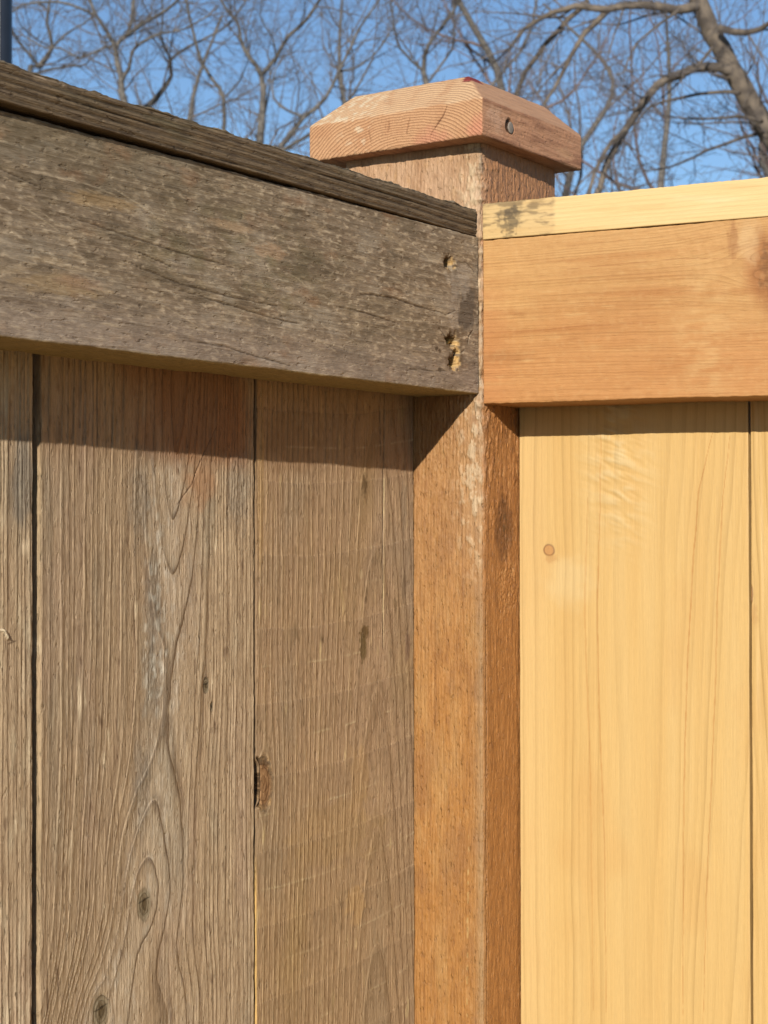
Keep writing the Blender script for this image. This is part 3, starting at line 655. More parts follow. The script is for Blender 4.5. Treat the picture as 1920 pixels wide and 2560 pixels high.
    nh = (1-sm(np.hypot((y-0.60)/0.19, (z-6.01)/0.16)+0.2*fbm(y*6, z*6, 0, 640), 0.75, 1.1))*sm(nx, 0.5, 0.8); h = h-0.05*nh; col = mix(col, albL(58, 40, 30), 0.85*nh)
    # furry lower edge left by the saw
    low = 1-sm(z, 5.58, 5.66)
    V = V+Nn*h[:, None]
    V[:, 2] -= (low*0.05*np.clip(fbm(x*7, y*7, 0, seed+16, 3), 0, 1)*(1-np.abs(nz)*0.6))
    out = V*IN; out[:, 2] += Z0
    loc = np.where(endg[:, None] > 0.5, np.stack([x, z, y*6], -1), np.stack([x, z, y], -1))
    loc = np.stack([x, z, y], -1)
    wood = np.stack([F, 0.10+0.48*endg, 0.3+0*F], -1)
    return mesh_from('cap', out, Q, MAT_CAP, post, dict(col=np.clip(col, 0.004, 0.9), loc=loc, wood=wood))
cap = build_cap()

MAT_NAIL = plain('nail_steel', (0.20, 0.165, 0.135), 0.8, 0.0, 900, 0.4)
def nail(parent, p, n, r):
    """flat nail head, slightly domed, with a short shank"""
    n = Vector(n).normalized(); q = n.to_track_quat('Z', 'Y').to_matrix()
    V = []; Q = []; S = 20
    prof = [(0.0, 0.018), (0.6, 0.016), (0.9, 0.010), (1.0, 0.0), (0.9, -0.008), (0.4, -0.01), (0.35, -0.4), (0.0, -0.45)]
    for (pr, pz) in prof:
        for k in range(S):
            t = 2*math.pi*k/S
            v = q @ Vector((pr*r*math.cos(t), pr*r*math.sin(t), pz))
            V.append([p[i]+v[i] for i in range(3)])
    for i in range(len(prof)-1):
        for k in range(S):
            Q.append([(i+1)*S+k, (i+1)*S+(k+1) % S, i*S+(k+1) % S, i*S+k])
    V = np.array(V)*IN; V[:, 2] += Z0
    return mesh_from('nail', V, np.array(Q), MAT_NAIL, parent)
nail(cap, (0.50-0.104-0.035*1.2+0.012, 0.62, 5.98), (1, 0, 0), 0.13)

# ------------------------------------------------------------------ new fence
new = empty('new_fence', (1.0, 0.03, 0))
tag(new, 'new pale yellow and orange cedar board fence on the right side of the post', 'fence')

def new_rail_fn(a, b, c, na, nb):
    seed = 700
    knots = [(2.55, 6.35, 0.50, 0.42, 1.5)]
    w_ = a+0.06*fbm(c*0.15, a*0.4, 0, seed)+0.012*pn(c*2, a*2, 0, seed+1)
    da = w_-2.55; dc = c-6.45
    w2 = w_-da*0.30/(da*da+(dc*0.5)**2+0.12)*0.9
    R = np.sqrt((w2+1.5)**2+(0.8+b)**2)
    F = R/0.062+0.9*fbm(R*3, c*0.05, 0, seed+2, 2)
    fib = pn(a*18, c*0.8, b*18, seed+3); st = fbm(a*3.5, c*0.22, b*3, seed+4, 3); cross = fbm(a*1.2, c*5, 0, seed+5, 2)
    col = np.zeros(a.shape+(3,))+albR(214, 160, 98)
    col = mix(col, albR(212, 150, 90), sm(-a, -2.0, -0.7)); col = mix(col, albR(220, 166, 104), 0.8*sm(a, 1.9, 3.3))
    col = mix(col, albR(210, 142, 86), 0.7*(1-sm(c, 0.0, 1.1))*(1-sm(a, 1.8, 3.0)))
    col = mix(col, albR(186, 120, 62), 0.45*sm(st, 0.05, 0.6)); col = mix(col, albR(228, 176, 112), 0.45*sm(-st, 0.05, 0.6))
    col = mix(col, albR(228, 180, 118), 0.5*blob(a, c, 1.4, 5.0, 1.3, 0.55, 0.6, 0.6, 701)*sm(fbm(a*6, c*2, 0, 702), -0.3, 0.4))
    col = mix(col, albR(190, 118, 62), 0.35*blob(a, c, 1.7, 2.9, 0.5, 1.9, 0.7, 0.6, 703))
    col = mix(col, albR(176, 118, 66), 0.6*blob(a, c, 1.0, 0.5, 0.12, 0.6, 0.7, 0.6, 704))
    dash = pn(a*12, c*1.6, 3, seed+31)*pn(a*4, c*1.0, 9, seed+32); col = mix(col, albR(164, 104, 54), 0.5*sm(dash, 0.15, 0.5)); col = mix(col, albR(240, 196, 132), 0.45*sm(-dash, 0.15, 0.5))
    q = np.sqrt(((a-2.45)/0.55)**2+((c-6.35)/0.38)**2)+0.14*fbm(a*3, c*3, 0, 705)
    halo = (1-sm(q, 0.8, 1.7)); kn = 0*q
    col = mix(col, albR(184, 116, 64), 0.6*halo*(1-kn)); dkk = blob(a, c, 2.45, 6.42, 0.75, 0.42, 0.4, 0.5, 706); col = mix(col, albR(170, 110, 60), 0.6*dkk); col = mix(col, albR(116, 74, 38), 0.5*blob(a, c, 2.5, 6.45, 0.45, 0.25, 0.4, 0.8, 711, 5.0)); col = mix(col, albR(232, 190, 136), 0.5*blob(a, c, 3.05, 5.95, 0.4, 0.22, 0.5, 0.4, 712))  # the last, pale patch is a sheen painted into the colour
    col = mix(col, albR(170, 112, 66), 0.55*blob(a, c, 3.1, 5.62, 0.35, 0.10, 0.5, 0.5, 707))
    F = F*(1-kn)+q*5*kn
    h = 0.003*fib+0.004*st+0.003*cross+0.006*fbm(a*5, c*5, 0, seed+8, 3)*sm(fbm(a*0.8, c*0.5, 0, seed+9), 0, 0.5)
    m = crack(a, c, [(1.52, 0.05), (1.50, 1.2), (1.56, 2.4), (1.55, 4.0)], 0.012, 708); m2 = crack(a, c, [(2.75, 2.0), (2.80, 4.5), (2.70, 6.0)], 0.008, 709)
    col = mix(col, albR(160, 98, 50), 0.5*np.maximum(m, m2))
    h = h+(0.024*fbm(c*0.45, 0.1, 0, seed+10)+0.014*fbm(c*5, b*4, 0, seed+11, 3))*np.abs(na)-0.02*sm(fbm(c*1.4, 0.7, 0, seed+14), 0.25, 0.5)*np.exp(-((a-0.0)/0.06)**2)*np.clip(-nb, 0, 1)
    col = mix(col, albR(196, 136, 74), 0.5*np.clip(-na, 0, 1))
    amp = np.clip(0.4+1.0*pn(np.floor(F)*0.61, c*0.12, 0, 790), 0.05, 1.2)
    xg = fbm(a*9, c*7, 0, 791, 2); col = mix(col, albR(182, 122, 68), 0.14*sm(xg, 0.1, 0.6)); col = mix(col, albR(236, 190, 128), 0.12*sm(-xg, 0.1, 0.6))
    return h, col, np.stack([F, 0.24*amp, 0.4*amp], -1)
VX = (0.0, 7.0)
board('top_rail', new, MAT_NEW_RAIL, 0.0, 3.49, 1.5, 0.025, 54, F_RR, new_rail_fn, VX, fine=0.018, r=0.025, warp=warpR)

def new_strip_fn(a, b, c, na, nb):
    seed = 800
    F = (a+0.03*fbm(c*0.3, 0, 0, seed))/0.09+0.4*fbm(a*3, c*0.1, 0, seed+1)+b
    fib = pn(a*18, c*0.7, b*18, seed+2); st = fbm(a*4, c*0.4, b*3, seed+3, 3)
    col = np.zeros(a.shape+(3,))+albR(250, 212, 146)
    col = mix(col, albR(232, 184, 116), 0.5*sm(st, 0.05, 0.6)); col = mix(col, albR(255, 226, 170), 0.4*sm(-st, 0.1, 0.6))
    lf = 1-sm(c+0.03*pn(a*8, 0.3, 0, 820), 1.66, 1.78)
    col = mix(col, albR(222, 180, 122), 0.45*lf)
    grime = lf*sm(0.9*fbm(a*9, c*2.6, b*4, seed+4, 4)+0.50*np.exp(-((c-0.8)/0.75)**2)*sm(a, 3.6, 4.1)-0.10, 0.0, 0.45)
    col = mix(col, albR(104, 84, 60), 0.62*grime)
    dk = (1-sm(c+0.05*pn(a*9, 0.3, 0, 821), 0.86, 1.0))*blob(a, c, 3.86, 0.72, 0.22, 0.26, 0.5, 1.1, 805, 5.0); col = mix(col, albR(70, 60, 48), 0.65*dk)
    col = mix(col, albR(150, 116, 74), 0.45*lf*sm(a, 4.05, 4.25)*sm(fbm(a*3, c*3, 0, seed+6), -0.2, 0.4))
    h = 0.003*fib+0.004*st
    h = h+(0.012*fbm(c*0.7, 0.1, 0, seed+7)+0.014*fbm(c*8, b*5, 0, seed+8, 3))*np.clip(na, 0, 1)
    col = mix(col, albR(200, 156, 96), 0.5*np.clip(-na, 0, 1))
    return h, col, np.stack([F, 0.10+0*a, 0.25+0*a], -1)
F_RS = ((0, -0.03, 0), (0, 0, 1), (0, 1, 0), (1, 0, 0))
board('cap_board', new, MAT_NEW, 3.505, 4.275, 2.4, 0.03, 54, F_RS, new_strip_fn, VX, fine=0.018, r=0.02, sides=(0.05, 0.6, 0.1), warp=warpRS)

def new_picket_fn(seed, pa, D0, g, sp, contrast, knots, which):
    def fn(a, b, c, na, nb):
        aw = a-(0.055*(c+6)*sm(a, 2.6, 4.4) if which == 0 else 0)+0.13*fbm(c*0.16, a*0.3, 0, seed)+0.015*pn(c*0.9, a, 0, seed+1)
        w_, rr = flow(aw, c, knots)
        D = D0+g*(-c)+0.06*fbm(c*0.12, 0.2, 0, seed+2)
        R = np.sqrt((w_-pa)**2+(D+b)**2)
        F = R/sp+0.8*fbm(R*1.5, c*0.03, 0, seed+3, 2)
        idx = np.floor(F); t = F-idx; amp = np.clip(0.42+1.0*pn(idx*0.73, 0.4, c*0.05, seed+4), 0.02, 1.3)
        fib = pn(a*20, c*0.5, b*20, seed+5); st = fbm(a*2.2, c*0.12, b*2, seed+6, 3); cl = fbm(a*0.8, c*0.5, 0, seed+7, 2)
        col = np.zeros(a.shape+(3,))+albR(248, 204, 130)
        col = mix(col, albR(240, 190, 114), 0.30*sm(st, 0.0, 0.6)); col = mix(col, albR(252, 214, 146), 0.3*sm(-st, 0.0, 0.6))
        col = mix(col, albR(240, 188, 114), 0.4*sm(cl, 0.0, 0.6))
        h = 0.0015*fib+0.004*cl
        if which == 0:
            fig = np.exp(-((a-2.35-0.10*c*-0.3)/0.62)**2)*sm(c, -3.8, -1.2)
            rip = fbm(a*2.0, c*5.5+a*2.0, 0, seed+8, 2)
            h = h+0.028*fig*rip; col = mix(col, albR(255, 230, 176), 0.5*fig*sm(rip, -0.1, 0.4))  # ripple highlights put into the colour as well as the relief
            lo = blob(a, c, 1.2, -3.8, 0.55, 0.5, 0.6, 0.4, seed+9); col = mix(col, albR(255, 224, 164), 0.5*lo)
            col = mix(col, albR(252, 212, 144), 0.6*(1-sm(a, 0.3, 1.1)))
            for pts, w0, k in (([(2.02, -0.6), (2.00, -2.0), (1.92, -4.5), (1.96, -6.5), (2.08, -9.5), (2.10, -13)], 0.020, 0.40), ([(4.55, -0.7), (4.25, -1.9), (4.10, -3.6), (3.98, -5.6), (3.90, -8), (3.85, -13)], 0.022, 0.45),
                               ([(4.95, -0.7), (4.78, -2.0), (4.66, -4.0), (4.60, -6), (4.40, -10), (4.3, -13)], 0.018, 0.42), ([(1.70, -2), (1.62, -4.5), (1.75, -8), (1.8, -13)], 0.03, 0.25)):
                m = crack(a, c, pts, w0*0.8, seed+40); col = mix(col, albR(206, 138, 66), 1.3*k*m)
        else:
            h = h+0.012*pn(a*9, c*0.5, 0, seed+8)
        for (ak, ck, rka, rkc, rch), q in zip(knots, rr):
            qn = q+0.10*fbm(a*7, c*7, 0, seed+10)
            ins = 1-sm(qn, 0.9, 1.05); rim = np.exp(-((qn-1.0)/0.13)**2)
            col = mix(col, albR(222, 160, 96), 0.8*ins); col = mix(col, albR(132, 84, 44), 0.8*rim); h = h+0.004*ins
            sh = blob(a, c, ak+0.05, ck-rkc*1.6, rka*1.1, rkc*0.8, 0.6, 0.6, seed+11); col = mix(col, albR(218, 162, 98), 0.5*sh)
            F = F*(1-ins)+q*2*ins
        h = h+(0.008*fbm(c*0.5, 0.1, 0, seed+12)+0.004*fbm(c*5, b*5, 0, seed+13))*np.abs(na)
        col = mix(col, albR(186, 142, 84), 0.35*np.clip(np.abs(na), 0, 1))
        col = col*np.array([0.85, 0.828, 0.81])
        return h, col, np.stack([F, contrast*amp, 0.15+0.0*a], -1)
    return fn
VR = (-13.6, 0.4)
# the picket beside the post reads a touch out of plumb: its far edge drifts in by 0.1 in towards the bottom
def warp_rp(W):
    W = W.copy(); W[..., 0] += 0.009*np.clip(W[..., 2], -60, 4)*(W[..., 0] > 3)
    return W
board('picket', new, MAT_NEW, 0.045, 5.335, 0.62, BOT, 3.3, F_RP, new_picket_fn(900, 2.9, 1.15, 0.0, 0.15, 0.30, [(0.77, -3.13, 0.125, 0.115, 1.8)], 0), VR, fine=0.02, r=0.02)
board('picket', new, MAT_NEW, 5.385, 10.85, 0.62, BOT, 3.3, F_RP, new_picket_fn(950, 7.8, 0.5, 0.09, 0.12, 0.42, [(5.36, -4.05, 0.10, 0.26, 2.0)], 1), VR, dense_a=(5.3, 6.6), fine=0.02, r=0.02)
xx = 10.9
for k in range(7):
    board('picket', new, MAT_NEW, xx, xx+5.4, 0.62, BOT, 3.3, F_RP, new_picket_fn(1000+20*k, xx+1.5+k % 3, 0.7, 0.04, 0.17, 0.2, [], 1), (0, 0), dense_a=(0, 0), fine=0.3, r=0.02, sides=(0.3, 1.5, 0.3))
    xx += 5.45
board('bottom_rail', new, MAT_NEW_RAIL, -60, -56.5, 1.5, 0.03, 54, F_RR, new_rail_fn, (0, 0), dense_a=(0, 0), fine=0.5, sides=(0.5, 1.5, 0.5), warp=warpR)

# ------------------------------------------------------------------ ground
def ground():
    m = bpy.data.materials.new('winter_lawn'); t, p = nodes(m)
    tc = t.nodes.new('ShaderNodeTexCoord')
    n = t.nodes.new('ShaderNodeTexNoise'); n.inputs['Scale'].default_value = 3; n.inputs['Detail'].default_value = 8; t.links.new(tc.outputs['Object'], n.inputs['Vector'])
    r = t.nodes.new('ShaderNodeValToRGB'); r.color_ramp.elements[0].color = (0.16, 0.13, 0.07, 1); r.color_ramp.elements[1].color = (0.30, 0.25, 0.15, 1)
    r.color_ramp.elements[0].position = 0.35; r.color_ramp.elements[1].position = 0.65
    t.links.new(n.outputs['Fac'], r.inputs[0]); t.links.new(r.outputs[0], p.inputs['Base Color']); p.inputs['Roughness'].default_value = 0.95
    b = t.nodes.new('ShaderNodeBump'); b.inputs['Strength'].default_value = 0.5; b.inputs['Distance'].default_value = 0.03
    n2 = t.nodes.new('ShaderNodeTexNoise'); n2.inputs['Scale'].default_value = 60; n2.inputs['Detail'].default_value = 4; t.links.new(tc.outputs['Object'], n2.inputs['Vector'])
    t.links.new(n2.outputs['Fac'], b.inputs['Height']); t.links.new(b.outputs[0], p.inputs['Normal'])
    S = 900; N = 40
    g = np.linspace(-1, 1, N); g = np.sign(g)*np.abs(g)**2.2*S
    X, Y = np.meshgrid(g, g, indexing='ij'); r_ = np.hypot(X, Y)
    Z = 0.25*np.sin(X*0.05)*np.cos(Y*0.043)*sm(r_, 6, 40)
    V = np.stack([X, Y, Z], -1).reshape(-1, 3)
    i, j = np.meshgrid(np.arange(N-1), np.arange(N-1), indexing='ij')
    Q = np.stack([i*N+j, (i+1)*N+j, (i+1)*N+j+1, i*N+j+1], -1).reshape(-1, 4)
    tag(mesh_from('ground', V, Q, m), kind='structure')
ground()

# ------------------------------------------------------------------ metal pole behind the old fence
CAM_M = CAM*IN + np.array([0, 0, Z0])
def at(px, py, dist):
    """point in the scene on the sight line through a photo pixel, at a distance in metres"""
    d = FWD + RIGHT*(px-960)/FPX + UP*(1280-py)/FPX
    return CAM_M + d*dist

def tube_pts(V, Q, pts, rad, S):
    """append a tapered tube to vertex and quad lists"""
    n = len(pts)
    base = len(V)
    prev = None
    for i in range(n):
        p = pts[i]
        d = pts[min(i+1, n-1)]-pts[max(i-1, 0)]; L = np.linalg.norm(d); d = d/L if L > 1e-9 else np.array([0, 0, 1.0])
        if prev is None:
            u = np.cross(d, (0.3, 0.7, 0.1)); u /= np.linalg.norm(u)
        else:
            u = prev-d*(prev@d); u /= np.linalg.norm(u)+1e-9
        prev = u; v = np.cross(d, u)
        for k in range(S):
            t = 2*math.pi*k/S
            V.append(p+(u*math.cos(t)+v*math.sin(t))*rad[i])
    for i in range(n-1):
        for k in range(S):
            k2 = (k+1) % S
            Q.append((base+i*S+k, base+i*S+k2, base+(i+1)*S+k2, base+(i+1)*S+k))

def pole():
    p = at(-6, 60, 2.6)
    root = empty('metal_pole', (p[0], p[1], 0))
    tag(root, 'dark blue grey metal pole rising behind the old grey fence at the far left', 'pole')
    mt = plain('dark_painted_steel', (0.022, 0.028, 0.042), 0.4, 0.3, 40, 0.25)
    V = []; Q = []
    tube_pts(V, Q, [np.array([p[0], p[1], z]) for z in (-0.3, 0.6, 1.4, 2.2, 3.0, 3.2)], [0.0205]*6, 28)
    mesh_from('post_tube', np.array(V), np.array(Q), mt, root)
    rr = RIGHT[:2]/np.linalg.norm(RIGHT[:2]); ff = FWD[:2]/np.linalg.norm(FWD[:2])
    V = []; Q = []
    c = np.array([p[0], p[1], 0])+np.array([ff[0], ff[1], 0])*-0.021+np.array([rr[0], rr[1], 0])*0.006
    tube_pts(V, Q, [np.array([c[0], c[1], z]) for z in (0.0, 1.2, 2.0, 3.1)], [0.0016]*4, 10)
    mesh_from('pale_strip', np.array(V), np.array(Q), plain('pale_strip_surface', (0.45, 0.40, 0.36), 0.5), root)  # thin pale line down the front of the tube
    V = []; Q = []
    tube_pts(V, Q, [np.array([p[0], p[1], z]) for z in (3.2, 3.24, 3.29, 3.32)], [0.028, 0.028, 0.018, 0.002], 24)
    mesh_from('finial', np.array(V), np.array(Q), mt, root)
pole()

# ------------------------------------------------------------------ bare trees
def bark(name, c0, c1, sc_):
    m = bpy.data.materials.new(name); t, p = nodes(m)
    tc = t.nodes.new('ShaderNodeTexCoord'); n = t.nodes.new('ShaderNodeTexNoise'); n.inputs['Scale'].default_value = sc_; n.inputs['Detail'].default_value = 5
    t.links.new(tc.outputs['Object'], n.inputs['Vector'])
    r = t.nodes.new('ShaderNodeValToRGB'); r.color_ramp.elements[0].color = (*c0, 1); r.color_ramp.elements[1].color = (*c1, 1)
    r.color_ramp.elements[0].position = 0.38; r.color_ramp.elements[1].position = 0.62
    t.links.new(n.outputs['Fac'], r.inputs[0]); t.links.new(r.outputs[0], p.inputs['Base Color']); p.inputs['Roughness'].default_value = 0.9
    b = t.nodes.new('ShaderNodeBump'); b.inputs['Strength'].default_value = 0.6; b.inputs['Distance'].default_value = 0.01
    t.links.new(n.outputs['Fac'], b.inputs['Height']); t.links.new(b.outputs[0], p.inputs['Normal'])
    return m
BARK = bark('grey_bark', (0.055, 0.050, 0.046), (0.13, 0.118, 0.104), 30)
BARK2 = bark('brown_bark', (0.055, 0.044, 0.036), (0.14, 0.112, 0.085), 14)
TWIG = bark('twig_bark', (0.075, 0.065, 0.062), (0.13, 0.112, 0.106), 20)
TWIG2 = bark('reddish_twig_bark', (0.09, 0.063, 0.06), (0.15, 0.108, 0.10), 20)

RMIN = [0.0013]
def unit(v): return v/(np.linalg.norm(v)+1e-9)

def smooth_line(pts, rad, step):
    """Catmull-Rom through the points"""
    P = [2*pts[0]-pts[1]]+list(pts)+[2*pts[-1]-pts[-2]]; R_ = [rad[0]]+list(rad)+[rad[-1]]
    out = []; orad = []
    for i in range(1, len(P)-2):
        n = max(2, int(np.linalg.norm(P[i+1]-P[i])/step))
        for k in range(n):
            t = k/n
            out.append(0.5*((2*P[i])+(-P[i-1]+P[i+1])*t+(2*P[i-1]-5*P[i]+4*P[i+1]-P[i+2])*t*t+(-P[i-1]+3*P[i]-3*P[i+1]+P[i+2])*t**3))
            orad.append(R_[i]*(1-t)+R_[i+1]*t)
    out.append(pts[-1]); orad.append(rad[-1])
    return out, orad

def grow(rng, V, Q, p0, d0, L, r0, level, maxlevel, kids, up=0.12, crook=0.35, S=(6, 4, 3, 3)):
    """a crooked branch and, recursively, its side twigs"""
    n = max(3, int(L/ (0.10 if level > 1 else 0.16))); n = min(n, 9)
    pts = [p0]; d = unit(d0); st = L/n
    for i in range(n):
        d = unit(d+crook*np.array([rng.gauss(0, 0.5), rng.gauss(0, 0.5), rng.gauss(0, 0.5)])+np.array([0, 0, up]))
        pts.append(pts[-1]+d*st*rng.uniform(0.8, 1.2))
    rmin = RMIN[0]
    rad = [max(rmin, r0*(1-0.75*i/n)) for i in range(n+1)]
    tube_pts(V, Q, pts, rad, S[min(level, len(S)-1)])
    if level >= maxlevel: return
    k = kids[min(level, len(kids)-1)]
    for j in range(k):
        f = (j+rng.uniform(0.2, 0.9))/k*0.95+0.05
        i = min(n-1, int(f*n)); q = pts[i]+(pts[i+1]-pts[i])*(f*n-i)
        dd = unit(pts[i+1]-pts[i]); s = unit(np.cross(dd, np.array([rng.gauss(0, 1), rng.gauss(0, 1), rng.gauss(0, 1)])))
        ang = rng.uniform(0.5, 1.1)
        nd = dd*math.cos(ang)+s*math.sin(ang)
        grow(rng, V, Q, q, nd, L*rng.uniform(0.35, 0.62)*(1-0.35*f), rad[i]*rng.uniform(0.45, 0.65), level+1, maxlevel, kids, up, crook, S)

def traced_tree(label, seed, base_px, base_dist, limbs, bark_m, twig_m, density=1.0, tl=0.9, group=None, kids=(5, 4, 3), maxlevel=3, up=0.1):
    """a tree whose main limbs follow given sight lines; side branches and twigs grow from them in depth"""
    rng = random.Random(seed)
    b = at(base_px, 1280, base_dist); base = np.array([b[0], b[1], 0.0])
    root = empty('bare_tree', tuple(base)); tag(root, label, 'tree', group)
    TV, TQ, KV, KQ = [], [], [], []
    for (pts, r0, r1, dists) in limbs:
        n = len(pts); P = []
        for i, q in enumerate(pts):
            if q == 'base': P.append(base+np.array([0, 0, -0.2])); continue
            dd = np.interp(i/(n-1), np.linspace(0, 1, len(dists)), dists)
            P.append(at(q[0], q[1], dd))
        rad = [r1+(r0-r1)*(1-i/(n-1))**(2.2 if pts[0] == 'base' and r0 < 0.07 else 1.0) for i in range(n)]
        sp, sr = smooth_line(P, rad, 0.12)
        for i in range(1, len(sp)-1): sp[i] = sp[i]+np.array([rng.gauss(0, 1), rng.gauss(0, 1), rng.gauss(0, 1)])*min(0.004, sr[i]*0.25)
        tube_pts(TV, TQ, sp, sr, 12 if r0 > 0.05 else 8)
        Ltot = sum(np.linalg.norm(sp[i+1]-sp[i]) for i in range(len(sp)-1))
        m = int(Ltot*5.2*density)
        for k in range(m):
            i = rng.randrange(1, len(sp)-1)
            if sp[i][2] < 2.0: continue
            dd = unit(sp[i+1]-sp[i]); s = unit(np.cross(dd, np.array([rng.gauss(0, 1), rng.gauss(0, 1), rng.gauss(0, 1)])))
            ang = rng.uniform(0.5, 1.2)
            grow(rng, KV, KQ, sp[i], dd*math.cos(ang)+s*math.sin(ang), tl*rng.uniform(0.5, 1.2), min(sr[i]*0.45, rng.uniform(0.0035, 0.009)), 1, maxlevel, kids, up)
        # the limb's own end carries on into twigs
        for k in range(3):
            grow(rng, KV, KQ, sp[-1], unit(sp[-1]-sp[-2])+0.4*np.array([rng.gauss(0, 1), rng.gauss(0, 1), rng.gauss(0, 1)]), tl*rng.uniform(0.7, 1.2), sr[-1]*0.7, 1, maxlevel, kids, up)
    mesh_from('trunk', np.array(TV), np.array(TQ), bark_m, root)
    mesh_from('crown', np.array(KV), np.array(KQ), twig_m, root)
    return root

def whole_tree(label, seed, px, dist, height, spread, group, twig_m, bark_m, kids=(6, 6, 5, 3), crownz=0.3, n1=15, maxlevel=4):
    rng = random.Random(seed)
    b = at(px, 1280, dist); base = np.array([b[0], b[1], 0.0])
    root = empty('bare_tree', tuple(base)); tag(root, label, 'tree', group)
    TV, TQ, KV, KQ = [], [], [], []
    P = [base+np.array([0, 0, -0.2])]; 
    for i in range(1, 9): P.append(base+np.array([rng.gauss(0, 0.12)*i/4, rng.gauss(0, 0.12)*i/4, height*i/8]))
    rad = [height*0.016*(1-0.9*i/8) for i in range(9)]
    sp, sr = smooth_line(P, rad, 0.25); tube_pts(TV, TQ, sp, sr, 9)
    for k in range(n1):
        f = crownz+(0.95-crownz)*(k+rng.random())/n1; i = min(len(sp)-2, int(f*len(sp)))
        az = rng.uniform(0, 6.283); el = rng.uniform(0.25, 0.9)
        d = np.array([math.cos(az)*math.cos(el), math.sin(az)*math.cos(el), math.sin(el)])
        grow(rng, KV, KQ, sp[i], d, spread*(1.05-0.6*f)*rng.uniform(0.7, 1.1), sr[i]*0.5, 1, maxlevel, kids, 0.10, 0.28, (6, 5, 4, 3, 3))
    mesh_from('trunk', np.array(TV), np.array(TQ), bark_m, root)
    mesh_from('crown', np.array(KV), np.array(KQ), twig_m, root)

GT = 'bare trees standing behind the fences'
D1 = 13.0
traced_tree('bare tree with a big leaning trunk and arching limbs above the new fence', 11, 2060, 10.5, [
    (['base', (2075, 900), (2010, 480), (1960, 395), (1905, 305), (1850, 212), (1800, 120), (1762, 50), (1735, -25), (1715, -120), (1690, -260)], 0.080, 0.040, (10.5, 10.4, 10.3, 10.2)),
    ([(1745, 15), (1690, 24), (1610, 8), (1520, 22), (1440, 15), (1380, 35), (1310, 72), (1275, 120)], 0.030, 0.008, (10.25, 10.1, 10.3)),
    ([(1525, 20), (1480, 65), (1445, 105), (1412, 170), (1385, 225), (1360, 262), (1340, 330)], 0.018, 0.006, (10.15, 9.9)),
    ([(1822, 178), (1765, 165), (1705, 182), (1645, 212), (1604, 265), (1566, 323), (1540, 372), (1510, 430), (1488, 500), (1470, 560)], 0.028, 0.015, (10.2, 10.0, 9.8)),
    ([(1566, 323), (1530, 355), (1500, 400), (1475, 470), (1465, 540)], 0.014, 0.009, (9.9, 9.7)),
    ([(1470, 0), (1423, 46), (1365, 112), (1330, 158), (1300, 210), (1285, 260)], 0.016, 0.012, (10.3, 10.6)),
    ([(1800, 70), (1868, 82), (1925, 55), (1990, 20)], 0.022, 0.010, (10.2, 9.8)),
    ([(1850, 235), (1790, 230), (1700, 245), (1620, 270), (1580, 330)], 0.012, 0.005, (10.2, 10.6)),
    ([(1905, 305), (1850, 290), (1760, 298), (1665, 292)], 0.012, 0.004, (10.2, 10.7)),
    ([(1935, 325), (1855, 345), (1770, 375), (1700, 410), (1640, 425)], 0.012, 0.005, (10.3, 10.9)),
    ([(1780, 120), (1740, 170), (1700, 190)], 0.010, 0.005, (10.1, 9.7)),
    ([(1700, 22), (1650, 60), (1590, 110), (1560, 180)], 0.009, 0.004, (10.1, 9.6)),
], BARK2, TWIG, 1.7, 0.62, GT)
traced_tree('bare tree with a forked dark trunk over the left part of the old fence', 12, 320, 13, [
    (['base', (330, 700), (312, 300), (305, 235), (300, 185), (293, 150), (290, 117), (268, 80), (240, 38), (222, -10), (200, -80)], 0.045, 0.012, (13, 13, 13)),
    ([(290, 117), (315, 88), (330, 50), (332, -10), (340, -70)], 0.017, 0.012, (13, 13.3)),
    ([(315, 88), (355, 62), (400, 35), (440, 5), (480, -50)], 0.014, 0.009, (13, 12.6)),
    ([(303, 208), (322, 168), (332, 130), (350, 108), (400, 85), (460, 72), (520, 40)], 0.014, 0.006, (13, 12.5)),
    ([(290, 112), (250, 122), (200, 145), (150, 120), (110, 118), (60, 90)], 0.010, 0.005, (13, 13.5)),
    ([(240, 38), (200, 20), (140, 5), (60, 10), (20, 40)], 0.012, 0.006, (13, 13.4)),
], BARK, TWIG, 1.5, 0.75, GT)
traced_tree('bare tree curving up rightward beside the forked trunk behind the old fence', 13, 200, 13.8, [
    (['base', (240, 900), (320, 340), (370, 268), (405, 228), (427, 190), (428, 150), (462, 122), (505, 100), (560, 70), (610, 10)], 0.045, 0.008, (13.8, 13.8, 13.6)),
    ([(428, 150), (412, 118), (402, 88), (408, 30), (400, -40)], 0.010, 0.006, (13.7, 13.3)),
    ([(410, 220), (430, 280), (450, 310), (480, 300)], 0.005, 0.003, (13.7, 13.3)),
], BARK, TWIG, 1.5, 0.75, GT)
traced_tree('bare tree with two upright forks between the old fence and the post cap', 14, 650, 13.2, [
    (['base', (650, 800), (650, 360), (656, 270), (653, 190), (622, 142), (600, 95), (595, 55), (560, 15), (530, -50)], 0.045, 0.010, (13.2, 13.2, 13.2)),
    ([(653, 190), (690, 142), (722, 92), (770, 45), (805, -10), (850, -60)], 0.016, 0.010, (13.2, 12.8)),
    ([(660, 290), (672, 230), (676, 180), (668, 130)], 0.009, 0.005, (13.2, 13.6)),
    ([(558, 350), (560, 245), (532, 200), (500, 150), (482, 75), (466, 0), (455, -60)], 0.016, 0.009, (13.6, 13.4)),
    ([(560, 245), (600, 200), (620, 150)], 0.008, 0.004, (13.5, 13.2)),
    ([(690, 142), (680, 90), (650, 40), (660, -30)], 0.007, 0.004, (13.1, 12.8)),
], BARK, TWIG, 1.6, 0.75, GT)
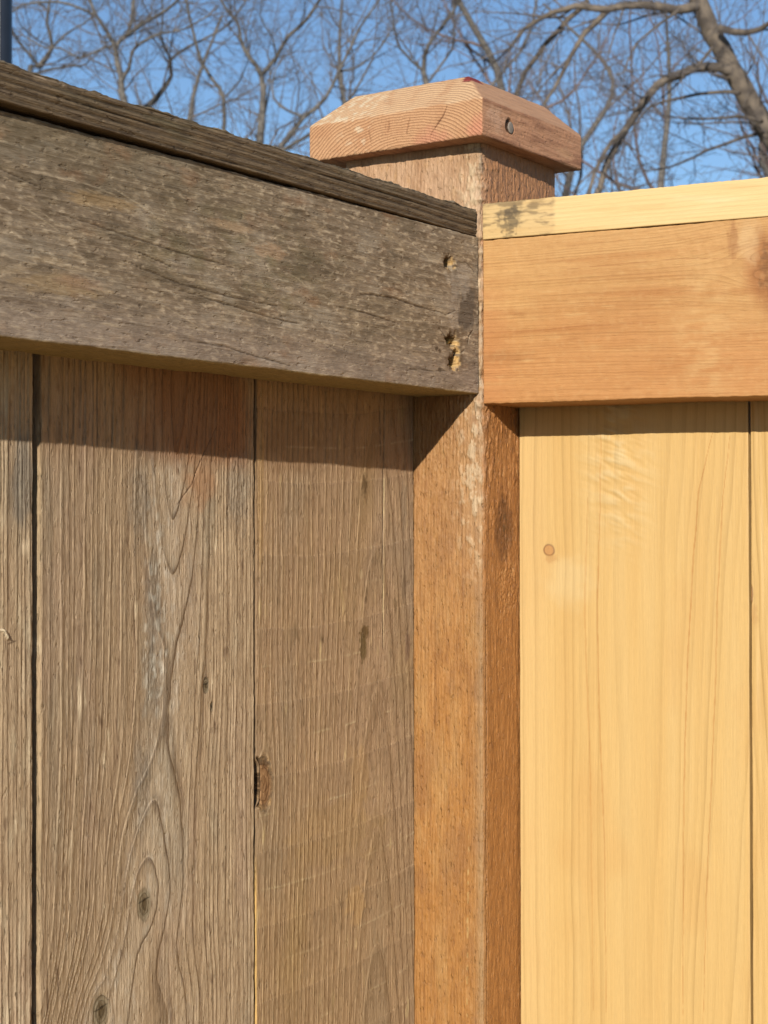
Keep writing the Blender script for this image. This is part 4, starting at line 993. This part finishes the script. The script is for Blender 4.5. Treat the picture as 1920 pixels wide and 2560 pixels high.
traced_tree('bare tree with limbs sweeping up right just left of the post cap', 15, 560, 12.2, [
    (['base', (570, 900), (640, 430), (700, 370), (760, 292), (812, 248), (848, 178), (880, 110), (905, 60), (960, -20)], 0.04, 0.008, (12.2, 12.2, 12.4)),
    ([(690, 385), (770, 340), (830, 300), (880, 240), (930, 150)], 0.014, 0.006, (12.2, 11.8)),
    ([(760, 292), (700, 265), (680, 220), (690, 170)], 0.010, 0.005, (12.2, 12.6)),
    ([(848, 178), (900, 165), (950, 120), (990, 60)], 0.009, 0.004, (12.3, 12.0)),
], BARK, TWIG, 1.6, 0.7, GT)
traced_tree('bushy bare tree beside the dark metal pole at the far left', 16, 40, 14.5, [
    (['base', (40, 800), (65, 230), (95, 165), (130, 120), (118, 60), (125, 0), (140, -60)], 0.045, 0.010, (14.5, 14.5, 14.3)),
    ([(95, 165), (60, 120), (32, 80), (0, 25), (-30, -30)], 0.014, 0.007, (14.4, 14.0)),
    ([(70, 190), (120, 175), (180, 165), (215, 160), (270, 105)], 0.012, 0.005, (14.4, 14.8)),
    ([(130, 120), (170, 80), (210, 60), (250, 20)], 0.010, 0.005, (14.3, 13.9)),
], BARK, TWIG, 2.2, 0.8, GT)
traced_tree('bare slender tree rising behind the top of the post cap', 17, 1080, 15.5, [
    (['base', (1080, 900), (1075, 300), (1060, 180), (1072, 110), (1120, 50), (1160, -20)], 0.06, 0.012, (15.5, 15.5, 15.2)),
    ([(1075, 200), (1130, 120), (1135, 60), (1130, -20)], 0.012, 0.008, (15.4, 15.8)),
    ([(1060, 180), (1000, 120), (985, 60), (975, -20)], 0.012, 0.007, (15.5, 15.0)),
    ([(1180, 300), (1240, 200), (1300, 130), (1330, 60), (1345, -20)], 0.014, 0.010, (15.5, 16.0)),
], BARK, TWIG, 2.2, 0.8, GT)
RMIN[0] = 0.0018
far = [(-150, 27, 9.5, 'pale bare tree far behind the dark pole'), (520, 24, 8.5, 'distant slim bare tree behind the middle of the old fence'),
       (860, 26, 9.5, 'distant bare tree behind the left shoulder of the post cap'), (1150, 22, 9.5, 'distant bare tree straight above the post cap'), (1420, 25, 9.0, 'distant bare tree between the post cap and the arching limbs'),
       (1700, 20, 7.5, 'bushy distant bare tree above the middle of the new fence'), (2000, 24, 9, 'distant bare tree behind the big leaning trunk')]
for i, (px, d, hgt, lb) in enumerate(far):
    whole_tree(lb, 50+i, px, d, hgt, 3.4, 'distant bare trees', TWIG2 if i in (3, 5, 6) else TWIG, BARK)
